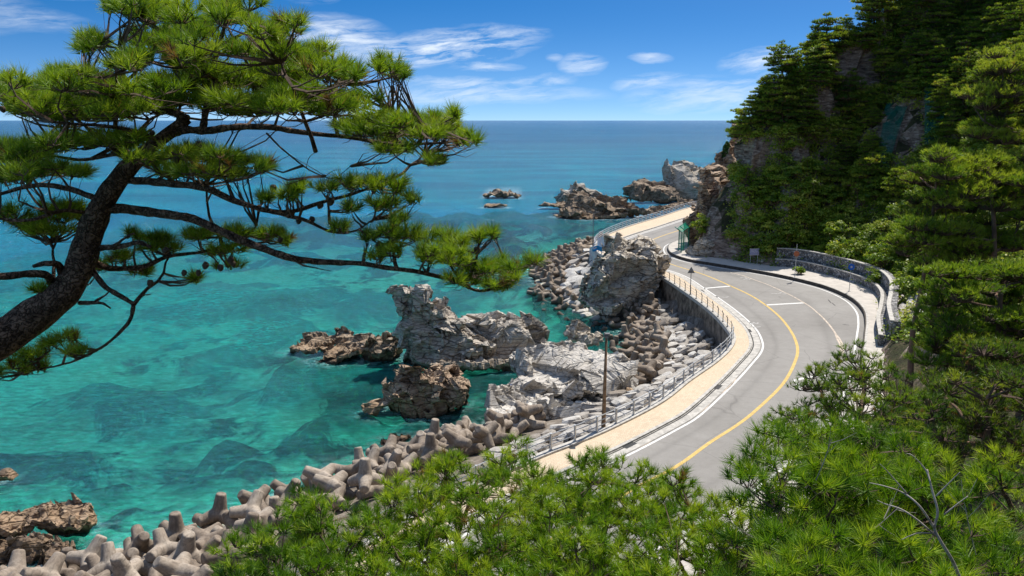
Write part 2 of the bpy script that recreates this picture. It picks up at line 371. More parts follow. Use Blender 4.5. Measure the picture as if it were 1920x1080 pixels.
def bark_mat(name, a, b, sc=1.0):
    g = G(name); p = g.obj(); v = g.vor(g.mix(.25, g.mapv(p, sc=(1, 1, .55)), g.noise(p, 6*sc, 4, col=True), 'LINEAR_LIGHT'), 16*sc, 'DISTANCE_TO_EDGE')
    n = g.noise(p, 14*sc, 8, .7); e = g.ramp(v, [(0, 0), (.16, 1)])
    c = g.mix(1, g.ramp(n, [(.35, a), (.65, b)]), g.ramp(v, [(0, .25), (.12, 1)]), 'MULTIPLY')
    return g.done(g.bsdf(c, .9, g.bump(g.math('ADD', e, g.math('MULTIPLY', n, .6)), .9, .02/sc), .15))
M['bark'] = bark_mat('pine_bark', (.07, .042, .03), (.27, .175, .12))
M['twig'] = simple('pine_twig', (.15, .10, .07), .9, .4, 20)
M['farbark'] = simple('far_pine_bark', (.20, .12, .08), .9, .4, 2)
M['cone'] = simple('pine_cone', (.10, .065, .04), .8, .4, 40)
def leaf_mat(name, dark, mid, tip, trans=.45, tcol=None):
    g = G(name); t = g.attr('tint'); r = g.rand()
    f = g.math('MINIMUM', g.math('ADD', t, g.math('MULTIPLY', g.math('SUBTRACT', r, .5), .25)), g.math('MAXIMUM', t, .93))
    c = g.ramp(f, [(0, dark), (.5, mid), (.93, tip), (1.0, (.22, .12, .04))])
    d = g.bsdf(c, .5, None, .35); x = g.n('ShaderNodeBsdfTranslucent'); g.set(x.inputs[0], g.mix(1, c, tcol or (1.0, 1.0, .55), 'MULTIPLY'))
    mx = g.n('ShaderNodeMixShader'); mx.inputs[0].default_value = trans; g.nt.links.new(d, mx.inputs[1]); g.nt.links.new(x.outputs[0], mx.inputs[2])
    return g.done(mx.outputs[0])
M['needle'] = leaf_mat('pine_needles', (.035, .10, .006), (.16, .31, .010), (.42, .52, .03), .38)
M['needle_l'] = leaf_mat('pine_needles_left', (.055, .13, .010), (.18, .30, .014), (.34, .44, .03))  # needle greens of the leaning pine at the upper left
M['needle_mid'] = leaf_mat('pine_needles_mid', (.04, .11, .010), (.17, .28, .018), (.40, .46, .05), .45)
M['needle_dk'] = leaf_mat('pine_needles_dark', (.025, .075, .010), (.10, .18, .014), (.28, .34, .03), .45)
M['needle_far'] = leaf_mat('far_pine_needles', (.05, .12, .012), (.18, .28, .022), (.44, .48, .06), .5)
M['leaf_shrub'] = leaf_mat('shrub_leaves', (.05, .12, .010), (.20, .30, .018), (.50, .50, .08), .48)
M['leaf_shrub2'] = leaf_mat('shrub_leaves_bright', (.08, .17, .012), (.24, .34, .02), (.50, .52, .07), .45)
def seabed_mat():
    g = G('seabed'); p = g.pos(); n = g.noise(p, .11, 6, .62, .6); f = g.noise(p, 1.3, 6, .7); rf = g.attr('reef')
    sand = g.mix(g.ramp(f, [(.35, 0), (.7, 1)]), (.58, .58, .46), (.72, .70, .58))
    weed = g.ramp(f, [(.3, (.012, .010, .012)), (.47, (.07, .03, .025)), (.56, (.05, .05, .02)), (.66, (.16, .17, .05)), (.75, (.40, .36, .12))])
    k = g.math('ADD', g.ramp(n, [(.49, 0), (.57, 1)]), rf, clamp=True); c = g.mix(k, sand, weed)
    z = g.sep(p)[2]; dry = g.ramp(z, [(.15, 0), (.45, 1)])
    c = g.mix(dry, c, g.ramp(f, [(.3, (.06, .048, .038)), (.55, (.20, .17, .14)), (.75, (.38, .34, .29))]))
    return g.done(g.bsdf(c, .9, g.bump(f, .6, .2), .1))
M['seabed'] = seabed_mat()
def sea_mat():
    g = G('sea_water'); p = g.pos(); body = g.attr('body'); y = g.sep(p)[1]
    big = g.noise(g.mapv(p, rot=(0, 0, .3), sc=(1, 1.8, 1)), .018, 5, .55, .5)
    near = g.mix(g.ramp(big, [(.35, 0), (.65, 1)]), (.0, .20, .20), (.0, .44, .35))
    midc = g.mix(g.ramp(big, [(.38, 0), (.62, 1)]), (.0, .115, .20), (.002, .21, .29))
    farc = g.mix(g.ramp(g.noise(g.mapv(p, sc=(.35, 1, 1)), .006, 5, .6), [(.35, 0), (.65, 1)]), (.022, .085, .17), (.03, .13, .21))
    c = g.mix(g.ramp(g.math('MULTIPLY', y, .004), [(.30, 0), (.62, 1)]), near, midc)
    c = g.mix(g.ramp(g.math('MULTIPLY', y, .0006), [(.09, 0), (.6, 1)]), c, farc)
    # ripples
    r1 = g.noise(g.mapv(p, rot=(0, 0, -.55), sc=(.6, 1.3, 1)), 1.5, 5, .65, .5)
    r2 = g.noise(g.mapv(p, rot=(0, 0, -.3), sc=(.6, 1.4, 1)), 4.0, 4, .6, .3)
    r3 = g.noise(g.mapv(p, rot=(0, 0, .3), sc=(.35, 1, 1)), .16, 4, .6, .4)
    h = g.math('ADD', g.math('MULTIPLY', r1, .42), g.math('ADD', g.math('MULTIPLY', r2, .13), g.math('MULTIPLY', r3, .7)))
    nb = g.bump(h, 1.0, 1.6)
    rip_shade = g.ramp(g.math('ADD', g.math('MULTIPLY', r1, .7), g.math('MULTIPLY', r2, .3)), [(.38, .45), (.5, .9), (.6, 1.5)])  # light and dark of the ripples painted into the water colour and tint
    c = g.mix(1, c, g.mix(g.ramp(g.math('MULTIPLY', y, .002), [(.2, 0), (.9, 1)]), rip_shade, (1, 1, 1)), 'MULTIPLY')
    # foam flecks where water meets rock
    fo = g.math('MULTIPLY', g.attr('foam'), g.ramp(g.noise(p, 1.4, 6, .75), [(.44, 0), (.54, 1)]))
    c = g.mix(fo, c, (.6, .68, .68))
    dif = g.n('ShaderNodeBsdfDiffuse'); g.set(dif.inputs[0], c); g.set(dif.inputs['Normal'], nb)
    tr = g.n('ShaderNodeBsdfTransparent'); g.set(tr.inputs[0], g.mix(.55, (.22, .84, .76), rip_shade, 'MULTIPLY'))
    m1 = g.n('ShaderNodeMixShader'); g.set(m1.inputs[0], g.math('ADD', body, fo, clamp=True)); g.nt.links.new(tr.outputs[0], m1.inputs[1]); g.nt.links.new(dif.outputs[0], m1.inputs[2])
    gl = g.n('ShaderNodeBsdfGlossy'); g.set(gl.inputs['Normal'], nb); gl.inputs['Roughness'].default_value = .12
    fr = g.n('ShaderNodeFresnel'); fr.inputs[0].default_value = 1.33; g.set(fr.inputs['Normal'], nb)
    m2 = g.n('ShaderNodeMixShader'); g.set(m2.inputs[0], g.math('MULTIPLY', fr.outputs[0], .85)); g.nt.links.new(m1.outputs[0], m2.inputs[1]); g.nt.links.new(gl.outputs[0], m2.inputs[2])
    return g.done(m2.outputs[0])
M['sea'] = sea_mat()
def gabion_mat():
    g = G('gabion_stones'); p = g.pos(); v = g.vor(p, 3.6, 'F1', 'Color'); e = g.vor(p, 3.6, 'DISTANCE_TO_EDGE')
    c = g.ramp(g.sep(v)[0], [(0, (.13, .125, .12)), (.6, (.30, .29, .28)), (1, (.50, .48, .46))])
    c = g.mix(.85, c, g.ramp(e, [(0, .15), (.12, 1)]), 'MULTIPLY')
    return g.done(g.bsdf(c, .85, g.bump(g.ramp(e, [(0, 0), (.25, 1)]), .8, .12), .2))
M['gabion'] = gabion_mat()
def net_mat():
    g = G('green_net'); x = g.n('ShaderNodeBsdfDiffuse'); g.set(x.inputs[0], (.01, .12, .09)); t = g.n('ShaderNodeBsdfTransparent')
    m = g.n('ShaderNodeMixShader'); p = g.pos(); g.set(m.inputs[0], g.ramp(g.noise(p, .6, 4), [(.3, .35), (.7, .75)]))
    g.nt.links.new(t.outputs[0], m.inputs[1]); g.nt.links.new(x.outputs[0], m.inputs[2]); return g.done(m.outputs[0])
M['net'] = net_mat(); M['greennet'] = M['net'].copy(); M['greennet'].name = 'green_mesh'
for n_ in M['greennet'].node_tree.nodes:
    if n_.type == 'BSDF_DIFFUSE': n_.inputs[0].default_value = (.01, .26, .17, 1)
M['scuff'] = simple('rubber_scuff', (.10, .095, .09), .8, .3, 6)
# ================================================================ plan of the place (metres, x right, y ahead, road at z = 5)
ZR = 5.0
inner = np.array([(110, 236), (75, 202), (52, 178), (37.1, 161.3), (26, 143), (18.5, 130.0), (15.6, 121), (15.8, 112), (18.6, 104), (20.9, 97.6), (21.7, 88.4), (22.2, 79.6), (22.1, 72.7), (21.4, 68.1), (20.4, 64.9), (18.4, 61.1), (15.8, 56.5), (12.0, 50.3), (9.9, 47.7), (6.2, 43.7), (3.8, 41.5), (-2.0, 35.5), (-6.8, 29), (-12, 22), (-28, 6)])
outer = np.array([(112, 248), (75, 212), (54, 192), (41.1, 179.2), (29, 158), (19.4, 141), (13.5, 126), (12.6, 114), (16.2, 103), (18.3, 97.2), (19.6, 85.9), (20.1, 77.3), (19.9, 71.0), (19.5, 68.2), (18.3, 65.0), (16.1, 61.1), (13.0, 56.5), (10.1, 51.9), (6.3, 47.4), (3.8, 44.9), (1.1, 42.4), (-4.2, 36.5), (-8.6, 30.6), (-14, 24), (-30, 8)])
yellow = np.array([(106, 222), (72, 192), (46, 163), (29.4, 139.8), (20.2, 123.2), (19.0, 115), (21.5, 105.8), (24.1, 98.6), (25.6, 91.4), (26.5, 85.4), (26.5, 78.0), (25.7, 71.5), (24.4, 65.9), (22.7, 61.6), (19.9, 56.1), (16.4, 50.8), (14.3, 48.0), (11.9, 45.2), (9.2, 41.8), (6.1, 38.7), (.8, 32.5), (-4.0, 25.5), (-10, 17), (-26, 1)])
hill = np.array([(102, 212), (70, 184), (45, 156), (34, 139), (26.9, 127.0), (23.9, 121.0), (22.8, 113.6), (24.1, 108.3), (26.5, 105.2), (29.2, 101.9), (32.3, 97.9), (34.8, 93.3), (36.1, 89.3), (36.4, 84.0), (35.4, 78.7), (33.6, 73.9), (31.7, 69.7), (28.6, 63), (25, 55.5), (20.5, 48), (14, 39.5), (3, 28.7), (-2.5, 21), (-9, 13), (-24, -4)])
toe = np.array([(100, 206), (68, 178), (46, 151), (36, 136), (29.5, 125), (26.4, 115.5), (26.6, 110.7), (29.9, 107.5), (33.9, 103.0), (36.5, 101.5), (38.5, 97.6), (39.8, 93.3), (40.3, 88.4), (38.9, 82.5), (35.9, 76.0), (33.4, 71), (30.5, 64), (27, 56), (22.5, 47.3), (15.5, 38), (4.5, 27), (-1, 19.4), (-7.5, 11), (-22, -6)])
water = np.array([(-90, 38), (-60, 42), (-40, 43), (-30.4, 40.0), (-25.6, 40.5), (-20.0, 43.4), (-16.0, 47.6), (-11.8, 53.2), (-8.2, 55.6), (-3.5, 59.8), (0.5, 64), (3, 67), (9, 70), (11.2, 78), (12.5, 88), (10.5, 96), (6.8, 105), (3.2, 118), (3.6, 131.6), (11.1, 152), (24, 172), (36, 187), (50, 202), (80, 230), (120, 262)])
C_in, C_out, C_ye, C_hi, C_toe, C_wa = [catmull(a, 8) for a in (inner, outer, yellow, hill, toe, water)]
def seg_dist(Q, L, val=None):
    """distance of points Q (n,2) to polyline L, and interpolated val there"""
    best = np.full(len(Q), 9e9); bv = np.zeros(len(Q))
    for i in range(len(L)-1):
        a, b = L[i], L[i+1]; ab = b-a; t = np.clip(((Q-a)@ab)/(ab@ab+1e-12), 0, 1)
        d = np.hypot(*(Q-a-t[:, None]*ab).T); m = d < best; best = np.where(m, d, best)
        if val is not None: bv = np.where(m, val[i]+(val[i+1]-val[i])*t, bv)
    return (best, bv) if val is not None else best
def inside(Q, poly):
    r = np.zeros(len(Q), bool); n = len(poly)
    for i in range(n):
        (x1, y1), (x2, y2) = poly[i], poly[(i+1) % n]
        c = ((y1 > Q[:, 1]) != (y2 > Q[:, 1])); xi = (x2-x1)*(Q[:, 1]-y1)/(y2-y1+1e-12)+x1; r ^= c & (Q[:, 0] < xi)
    return r
LAND = np.vstack([C_toe, [(-22, -60), (300, -60), (300, 206)]])          # inland of the hill's foot
SEA = np.vstack([C_wa, [(120, 900), (-900, 900), (-900, 38)]])
SEAWARD = np.vstack([C_out, [(-30, -20), (-900, -20), (-900, 900), (112, 900)]])
def side_normals(L):
    T = np.gradient(L, axis=0); T /= np.linalg.norm(T, axis=1)[:, None]+1e-9; return np.stack([-T[:, 1], T[:, 0]], 1)
def strip(name, A, B, zA, zB, mat, parent=None, step=.7, kind='structure', cols=2, dropB=None):
    """sheet between two lines; u runs along, v across (metres)"""
    n = max(4, int(np.linalg.norm(np.diff(A, axis=0), axis=1).sum()/step))
    def rs(L):
        d = np.r_[0, np.cumsum(np.linalg.norm(np.diff(L, axis=0), axis=1))]; t = np.linspace(0, d[-1], n); return np.stack([np.interp(t, d, L[:, i]) for i in (0, 1)], 1), t
    a, t = rs(A); b, _ = rs(B); V = []; U = []; W = []
    for j in range(cols):
        f = j/(cols-1); p = a*(1-f)+b*f; V.append(np.c_[p, np.full(n, zA*(1-f)+zB*f)]); U.append(t); W.append(f*np.linalg.norm(b-a, axis=1))
    Fq = np.array([(j*n+i, j*n+i+1, (j+1)*n+i+1, (j+1)*n+i) for j in range(cols-1) for i in range(n-1)])
    V = np.concatenate(V)
    fn = np.cross(V[Fq[0][1]]-V[Fq[0][0]], V[Fq[0][3]]-V[Fq[0][0]])
    if fn[2] < 0: Fq = Fq[:, ::-1].copy()
    o = link(name, mesh_data(name, V, Fq, [mat], False, attr={'u': ('POINT', np.concatenate(U)), 'v': ('POINT', np.concatenate(W)), 'wear': ('POINT', np.repeat(np.linspace(0, 1, cols), n))}), parent)
    if kind and parent is None: o['kind'] = kind
    return o
def match(L, K):                                  # point of L nearest to each point of K (keeps order)
    L = resample(L, .4); out = []; i0 = 0
    for k in K:
        d = np.hypot(*(L-k).T); d[:i0] = 9e9; d[i0+60:] = 9e9; i = int(np.argmin(d)); i0 = i; out.append(L[i])
    return np.array(out)
def offset(L, d): return L+side_normals(L)*d      # left of travel (far -> near) is the hill side
def ribbon(name, L, wd, z, h, mat, parent=None):  # solid strip of width wd centred on L, top at z, thickness h
    n = side_normals(L); a, b = L+n*wd/2, L-n*wd/2; k = len(L)
    V = np.vstack([np.c_[a, np.full(k, z)], np.c_[b, np.full(k, z)], np.c_[a, np.full(k, z-h)], np.c_[b, np.full(k, z-h)]])
    Fq = []
    for i in range(k-1):
        Fq += [(i, k+i, k+i+1, i+1), (2*k+i, 2*k+i+1, 3*k+i+1, 3*k+i), (i, i+1, 2*k+i+1, 2*k+i), (k+i, 3*k+i, 3*k+i+1, k+i+1)]
    Fq += [(0, 2*k, 3*k, k), (k-1, 2*k-1, 4*k-1, 3*k-1)]
    return link(name, mesh_data(name, V, Fq, [mat]), parent)
# ---------------------------------------------------------------- road
ye = resample(C_ye, 1.2)
ri, ro = match(C_in, ye), match(C_hi, ye)
def road_mesh():
    cols = 25; n = len(ye); V = []; W = []
    for j in range(cols):
        f = j/(cols-1)
        p = ri*(1-2*f)+ye*2*f if f <= .5 else ye*(2-2*f)+ro*(2*f-1)
        V.append(np.c_[p, np.full(n, ZR)]); W.append(np.full(n, f))
    Fq = np.array([(j*n+i, j*n+i+1, (j+1)*n+i+1, (j+1)*n+i) for j in range(cols-1) for i in range(n-1)])
    W = np.concatenate(W); lane = (W*2) % 1
    wear = .55-.42*np.maximum(0, np.cos((lane-.5)*4*math.pi))**2*(np.abs(lane-.5) < .4)
    o = link('road', mesh_data('road', np.concatenate(V), Fq, [M['asphalt']], attr={'wear': ('POINT', wear)})); o['kind'] = 'structure'; return o
road = road_mesh()
def paint(name, L, wd, mat, label=None, z=ZR+.008):
    o = ribbon(name, L, wd, z, .004, mat, road)
    if label: o['label'] = label
    return o
def paintpx(name, pts, wd, mat, label=None, smooth=True, z=ZR+.008):
    L = Ps(pts, ZR)[:, :2]
    if smooth and len(L) > 2: L = catmull(L, 5)
    return paint(name, L, wd, mat, label, z)
paint('centre_line', resample(C_ye, .8), .24, M['paint_y'], 'yellow centre line following the bend')
paint('edge_line', resample(offset(C_in, .62), .8), .17, M['paint_w'], 'white edge line beside the seaside gutter')
paint('edge_line', resample(offset(C_hi, -.55), .8), .17, M['paint_w'], 'white edge line beside the hillside kerb')
paintpx('cross_line', [(1309, 542), (1340, 539), (1370, 536.5)], .42, M['paint_w'], 'upper white cross line on the seaside lane')
paintpx('cross_line', [(1436, 572), (1470, 570), (1506, 568)], .42, M['paint_w'], 'lower white cross line on the hillside lane')
paintpx('filled_crack', [(1361, 509), (1390, 516), (1415, 525), (1440, 534), (1462, 544), (1485, 555), (1506, 567), (1519, 575), (1531, 585), (1542, 595), (1553, 607), (1560, 616), (1566, 625), (1570, 636), (1576, 648), (1577, 663), (1583, 672)], .17, M['patch'], 'pale wandering repaired crack', z=ZR+.012)
paintpx('filled_crack', [(1566, 625), (1574, 635), (1580, 648), (1581, 663)], .14, M['patch'], 'short pale branch of the repaired crack')
paintpx('filled_crack', [(1403, 660), (1396, 690), (1385, 700), (1374, 718), (1358, 733), (1340, 745), (1322, 766), (1300, 780), (1270, 800), (1240, 812), (1215, 830), (1180, 846)], .13, M['patch'], 'pale ragged edge of new asphalt by the gutter')
def faded(strokes, label):
    mb = MB()
    for pts in strokes:
        L = Ps(pts, ZR)[:, :2]; L = catmull(L, 4) if len(L) > 2 else L
        n = side_normals(L); k = len(L); a, b = L+n*.09, L-n*.09
        mb.add(np.vstack([np.c_[a, np.full(k, ZR+.008)], np.c_[b, np.full(k, ZR+.008)]]), [(i, i+1, k+i+1, k+i) for i in range(k-1)])
    o = mb.build('faded_lettering', M['paint_f'], road); o['label'] = label
faded([[(1403, 606), (1408, 605), (1412, 608)], [(1412, 604), (1418, 607), (1422, 605)], [(1405, 610), (1410, 609)], [(1410, 613), (1418, 613.5), (1426, 612.5)]], 'worn white lettering on the seaside lane at the bend')
faded([[(1335, 556), (1341, 555.5), (1346, 557.5)], [(1341, 558), (1347, 556)], [(1353, 557), (1360, 557.5), (1366, 556.5)]], 'worn white lettering below the upper cross line')
faded([[(1388, 521), (1396, 520.5), (1400, 522)], [(1394, 524), (1402, 522.5), (1408, 524)], [(1399, 525), (1406, 524.6)]], 'worn white lettering at the far end of the hillside lane')
faded([[(1446, 551), (1456, 550.5), (1464, 550.3)], [(1462, 549), (1468, 547.5), (1473, 550)], [(1467, 551.5), (1475, 551)]], 'worn white lettering by the wandering crack')
paintpx('box_outline', [(1548, 704), (1512, 708), (1491, 713), (1496, 722), (1501, 731)], .30, M['paint_w'], 'white corner of a road symbol half hidden by pine twigs', smooth=False)
paintpx('box_outline', [(1515, 730), (1530, 727), (1540, 723)], .28, M['paint_w'], 'white inner stroke of the road symbol', smooth=False)
mb = MB(); t_ = Ps([(1392, 891), (1404, 877), (1408, 883), (1402, 892)], ZR+.008); mb.add(t_, [(0, 3, 2, 1)]); o = mb.build('arrow_head', M['paint_w'], road); o['label'] = 'white arrow head beside the foreground pines'
# dark scuffs and square patches of newer asphalt
for pts in ([(1553, 562), (1558, 568)], [(1560, 568), (1566, 573)], [(1580, 608), (1592, 610)], [(1460, 556.5), (1464, 557.5)]):
    paintpx('tyre_scuff', pts, .10, M['scuff'], None, z=ZR+.014)
# ---------------------------------------------------------------- seaside promenade, kerb, gutter
prom = strip('promenade', resample(C_out, .7), match(offset(C_in, -.45), resample(C_out, .7)), ZR+.12, ZR+.12, M['brick'], cols=4)
k1 = ribbon('kerb', resample(offset(C_in, -.40), .8), .24, ZR+.135, .3, M['kerb']); k1['kind'] = 'structure'
g1 = ribbon('gutter', resample(offset(C_in, .08), .8), .70, ZR+.03, .05, M['kerb']); g1['kind'] = 'structure'
ribbon('gutter_slot', resample(offset(C_in, -.17), .8), .10, ZR+.036, .03, M['slot'], g1)
for px, py in ((1345, 725), (1404, 620), (1190, 836), (1316, 545)):
    q = P(px, py, ZR)[:2]; L = resample(offset(C_in, -.12), .35); i = int(np.argmin(np.hypot(*(L-q).T)))
    ribbon('drain_grate', L[i-1:i+3], .34, ZR+.04, .03, M['slot'], g1)
# hillside kerb and footway, a step higher
k2 = ribbon('kerb', resample(offset(C_hi, .06), .8), .12, ZR+.36, .5, M['kerbdark']); k2['kind'] = 'structure'
k2t = ribbon('kerb', resample(offset(C_hi, .22), .8), .20, ZR+.37, .5, M['kerb']); k2t['kind'] = 'structure'
rt = resample(C_toe, .7); prom2 = strip('footway', match(C_hi, rt), rt+side_normals(rt)*.6, ZR+.35, ZR+.36, M['walk'], cols=4)
# ---------------------------------------------------------------- sea wall under the promenade
Lo = resample(C_out, .8); nn = side_normals(Lo)
def wall_mesh():
    k = len(Lo); a = Lo-nn*.22; b = Lo+nn*.26; c = Lo-nn*.02
    zt = ZR+.14
    rows = [np.c_[b, np.full(k, zt-.02)], np.c_[b, np.full(k, zt+.10)], np.c_[a, np.full(k, zt+.10)], np.c_[a, np.full(k, zt-.25)], np.c_[a+nn*.06, np.full(k, zt-.27)], np.c_[a+nn*.02, np.full(k, 1.0)]]
    V = np.vstack(rows); Fq = np.array([(r*k+i, r*k+i+1, (r+1)*k+i+1, (r+1)*k+i) for r in range(5) for i in range(k-1)])
    mi = np.repeat([0, 0, 0, 1, 1], k-1)
    o = link('sea_wall', mesh_data('sea_wall', V, Fq, [M['kerb'], M['wallc']], mi=mi)); return tag(o, 'stained concrete sea wall with pale coping under the promenade', 'sea wall')
sea_wall = wall_mesh()
# ---------------------------------------------------------------- railing on the sea wall
rl = empty('railing', (20, 80, ZR+.24), 'grey post and rail fence along the sea side of the promenade', 'railing')
Lr = resample(C_out, 2.0); nr = side_normals(Lr)
def inv(parent, V): return V-np.array(parent.location)
pm = MB(); pts = [(0, 0, 0), (0, 0, .7), (.02, 0, .85), (.10, 0, .98), (.07, 0, 1.08)]; pm.tube(pts, [.04, .04, .04, .035, .03], 6); pm.box((0, 0, .02), (.16, .16, .04))
post_me = mesh_data('post', np.concatenate(pm.V), pm.F, [M['raildark']])
pm2 = MB(); pm2.box((0, 0, .5), (.10, .10, 1.0)); pm2.box((0, 0, .02), (.18, .18, .04)); pm2.box((0, 0, 1.01), (.13, .13, .04))
post2_me = mesh_data('post', np.concatenate(pm2.V), pm2.F, [M['rail']])
for i, (p, n) in enumerate(zip(Lr, nr)):
    near = p[1] < 97 and p[1] > 69
    o = link('post', post_me if near else post2_me, rl, inv(rl, np.array([*(p+n*.0), ZR+.24])), (0, 0, math.atan2(n[1], n[0])+math.pi))
def rails(sel, zs, r, mat):
    L = resample(offset(C_out, 0), .8); L = L[sel(L)]
    for z in zs:
        V, Fc = tube(np.c_[L, np.full(len(L), ZR+.24+z)], r, 6); link('rail', mesh_data('rail', inv(rl, V), Fc, [mat]), rl)
rails(lambda L: L[:, 1] > 97, (.35, .68, .98), .045, M['rail'])
rails(lambda L: (L[:, 1] <= 97) & (L[:, 1] > 69), (.28, .55, .82), .018, M['rail'])
rails(lambda L: L[:, 1] <= 69, (.35, .68, .98), .03, M['rail'])
# ---------------------------------------------------------------- shore and sea bed
SPOTS = []
for px, py, rx, ry, g_ in [(495, 592, 70, 15, 1), (400, 628, 48, 10, .8), (640, 690, 110, 24, .9), (520, 722, 80, 20, .9), (300, 772, 32, 12, .9), (330, 800, 46, 18, 1), (412, 835, 46, 24, 1), (120, 842, 60, 26, .9), (60, 905, 60, 18, .9), (270, 952, 75, 24, 1), (372, 944, 24, 9, 1), (190, 745, 70, 14, .5), (560, 470, 60, 9, .8), (620, 525, 60, 8, .7),
    (700, 700, 70, 40, .8), (640, 790, 70, 26, .8), (560, 845, 50, 20, .8), (180, 900, 60, 20, .7), (480, 880, 50, 18, .6), (830, 800, 70, 24, .8), (950, 700, 60, 26, .8), (1040, 590, 70, 16, .7), (250, 690, 120, 14, .45), (900, 405, 90, 6, .6), (760, 430, 90, 6, .6), (1000, 415, 60, 5, .7), (100, 760, 60, 14, .5), (380, 900, 60, 14, .6)]:
    c_ = P(px, py, -2.0); k_ = c_[1]/F; SPOTS.append((c_[0], c_[1], rx*k_, (P(px, py-ry, 0)[1]-P(px, py+ry, 0)[1])/2, g_))
def shore_z(Q):
    dw = seg_dist(Q, C_wa[::2]); do = seg_dist(Q, C_out[::2]); sea = inside(Q, SEA)
    y = Q[:, 1]; zf = np.interp(y, [40, 55, 62, 70, 76, 96, 105, 120, 260], [4.7, 4.5, 4.0, 3.2, 2.7, 2.6, 3.2, 3.4, 3.4])
    seaward = inside(Q, SEAWARD)
    zl = np.where(seaward, zf*dw/(dw+do+1e-6)-.15, 4.4)
    V3 = np.c_[Q, np.zeros(len(Q))]
    dep = .5+5.2*(1-np.exp(-dw/16))+.6*fbm(V3, 9, 3, 5)
    reef = np.clip(fbm(V3, 15, 4, 9)*1.3-.25, 0, 1)
    dep = np.maximum(dep-reef*2.2*np.clip(dw/6, 0, 1), .25)
    for (cx, cy, ra, rb, g_) in SPOTS:
        b_ = np.exp(-(((Q[:, 0]-cx)/ra)**2+((Q[:, 1]-cy)/rb)**2)); b_ = np.clip(b_*1.7+.95*fbm(V3, 2.4, 3, 77)*(b_ > .08)-.5, 0, 1)*g_; dep = np.maximum(dep-b_*2.6+.5*b_*fbm(V3, 1.4, 3, 71), .3); reef = np.maximum(reef, b_)
    # a shelf of shallow rock around the big rocks
    return np.where(sea, -dep, zl), reef
def grid(xs, ys):
    X, Y = np.meshgrid(xs, ys); n, m = len(xs), len(ys); idx = np.arange(n*m).reshape(m, n)
    Fq = np.stack([idx[:-1, :-1], idx[:-1, 1:], idx[1:, 1:], idx[1:, :-1]], -1).reshape(-1, 4); return np.c_[X.ravel(), Y.ravel()], Fq
def soften(z, xs, ys, it=10):
    Z = z.reshape(len(ys), len(xs)).copy(); m = Z < -.2
    for _ in range(it):
        B = Z.copy(); B[1:-1, 1:-1] = (Z[1:-1, 1:-1]*2+Z[:-2, 1:-1]+Z[2:, 1:-1]+Z[1:-1, :-2]+Z[1:-1, 2:])/6; Z = np.where(m, B, Z)
    return Z.ravel()
Q, Fq = grid(np.r_[np.arange(-110, -34, 1.8), np.arange(-34, 24, .75), np.arange(24, 60, 1.8)], np.r_[np.arange(12, 34, 1.8), np.arange(34, 105, .75), np.arange(105, 250, 1.6)])
z, reef = shore_z(Q); z = soften(z, np.unique(Q[:, 0]), np.unique(Q[:, 1]), 3)
V3 = np.c_[Q, z]; bump_ = .45*fbm(V3, 2.6, 3, 3); V3[:, 2] += np.where(z < 0, bump_, .1*bump_); V3[:, 2] = np.where(z < -.1, np.minimum(V3[:, 2], -.28), V3[:, 2])
# nothing of this sheet may stand above the road
dri = seg_dist(Q, C_in[::2]); onroad = ~inside(Q, SEAWARD); V3[:, 2] = np.where(onroad, np.minimum(V3[:, 2], 4.3), V3[:, 2])
# drop the sheet's cells that lie well inland
keep = ~(inside(Q, LAND) & (seg_dist(Q, C_toe[::2]) > 6)); fk = keep[Fq].all(1)
o = link('seabed', mesh_data('seabed', V3, Fq[fk], [M['seabed']], True, attr={'reef': ('POINT', reef*1.5)})); o['kind'] = 'structure'
gx = np.r_[-30000, -9000, -3000, -1200, -600, -300, -160, np.arange(-110, -34, 1.8), np.arange(-34, 24, .8), np.arange(24, 61, 1.8), 90, 160, 300, 700, 2000, 9000, 30000]
gy = np.r_[-300, -60, np.arange(12, 34, 1.8), np.arange(34, 105, .8), np.arange(105, 251, 1.6), 300, 400, 600, 1000, 2000, 5000, 12000, 40000]
Q, Fq = grid(gx, gy); near = (Q[:, 0] > -112) & (Q[:, 0] < 62) & (Q[:, 1] > 10) & (Q[:, 1] < 251)
z, reef = shore_z(Q); z = soften(z, gx, gy, 3); V3 = np.c_[Q, z]; z = z+np.where(z < 0, .45*fbm(V3, 2.6, 3, 3), 0)
body = np.where(z < 0, 1-.92*np.exp(z/8.5), .2); edge = np.clip(np.minimum(np.minimum(Q[:, 0]+108, 58-Q[:, 0]), 246-Q[:, 1])/45, 0, 1)
body = np.where(near, 1-(1-body)*edge, 1.0)
dw = seg_dist(Q, C_wa[::2]); foam = np.where(near, np.exp(-dw/1.2)*.55, 0)
SEA_Q = (Q, Fq, body, foam)
# ---------------------------------------------------------------- hill
tv = np.linspace(0, 1, len(toe)); tvc = catmull(np.c_[tv, tv], 8)[:, 0]
K1 = np.interp(tvc*(len(toe)-1), [0, 3, 5, 6, 8, 9, 11, 13, 15, 17, 19, 20, 21, 23], [1.5, 1.9, 2.3, 2.2, 1.7, .9, .85, .9, .9, .8, .7, .6, .55, .5])
S1 = np.interp(tvc*(len(toe)-1), [0, 3, 5, 6, 8, 9, 23], [16, 12, 10, 10, 9, 10, 10])
K2 = np.interp(tvc*(len(toe)-1), [0, 5, 8, 12, 16, 19, 20, 21, 23], [.95, 1.0, 1.1, 1.05, .85, .7, .58, .55, .5])
Z0 = np.interp(tvc*(len(toe)-1), [0, 8, 9, 10, 14, 15, 16, 23], [0, 0, 1.4, 2.0, 2.2, 1.8, .3, .2])       # ground starts behind the gabion wall
D0 = np.interp(tvc*(len(toe)-1), [0, 8, 9, 14, 15, 16, 23], [0, 0, 1.9, 1.9, 1.4, 0, 0])
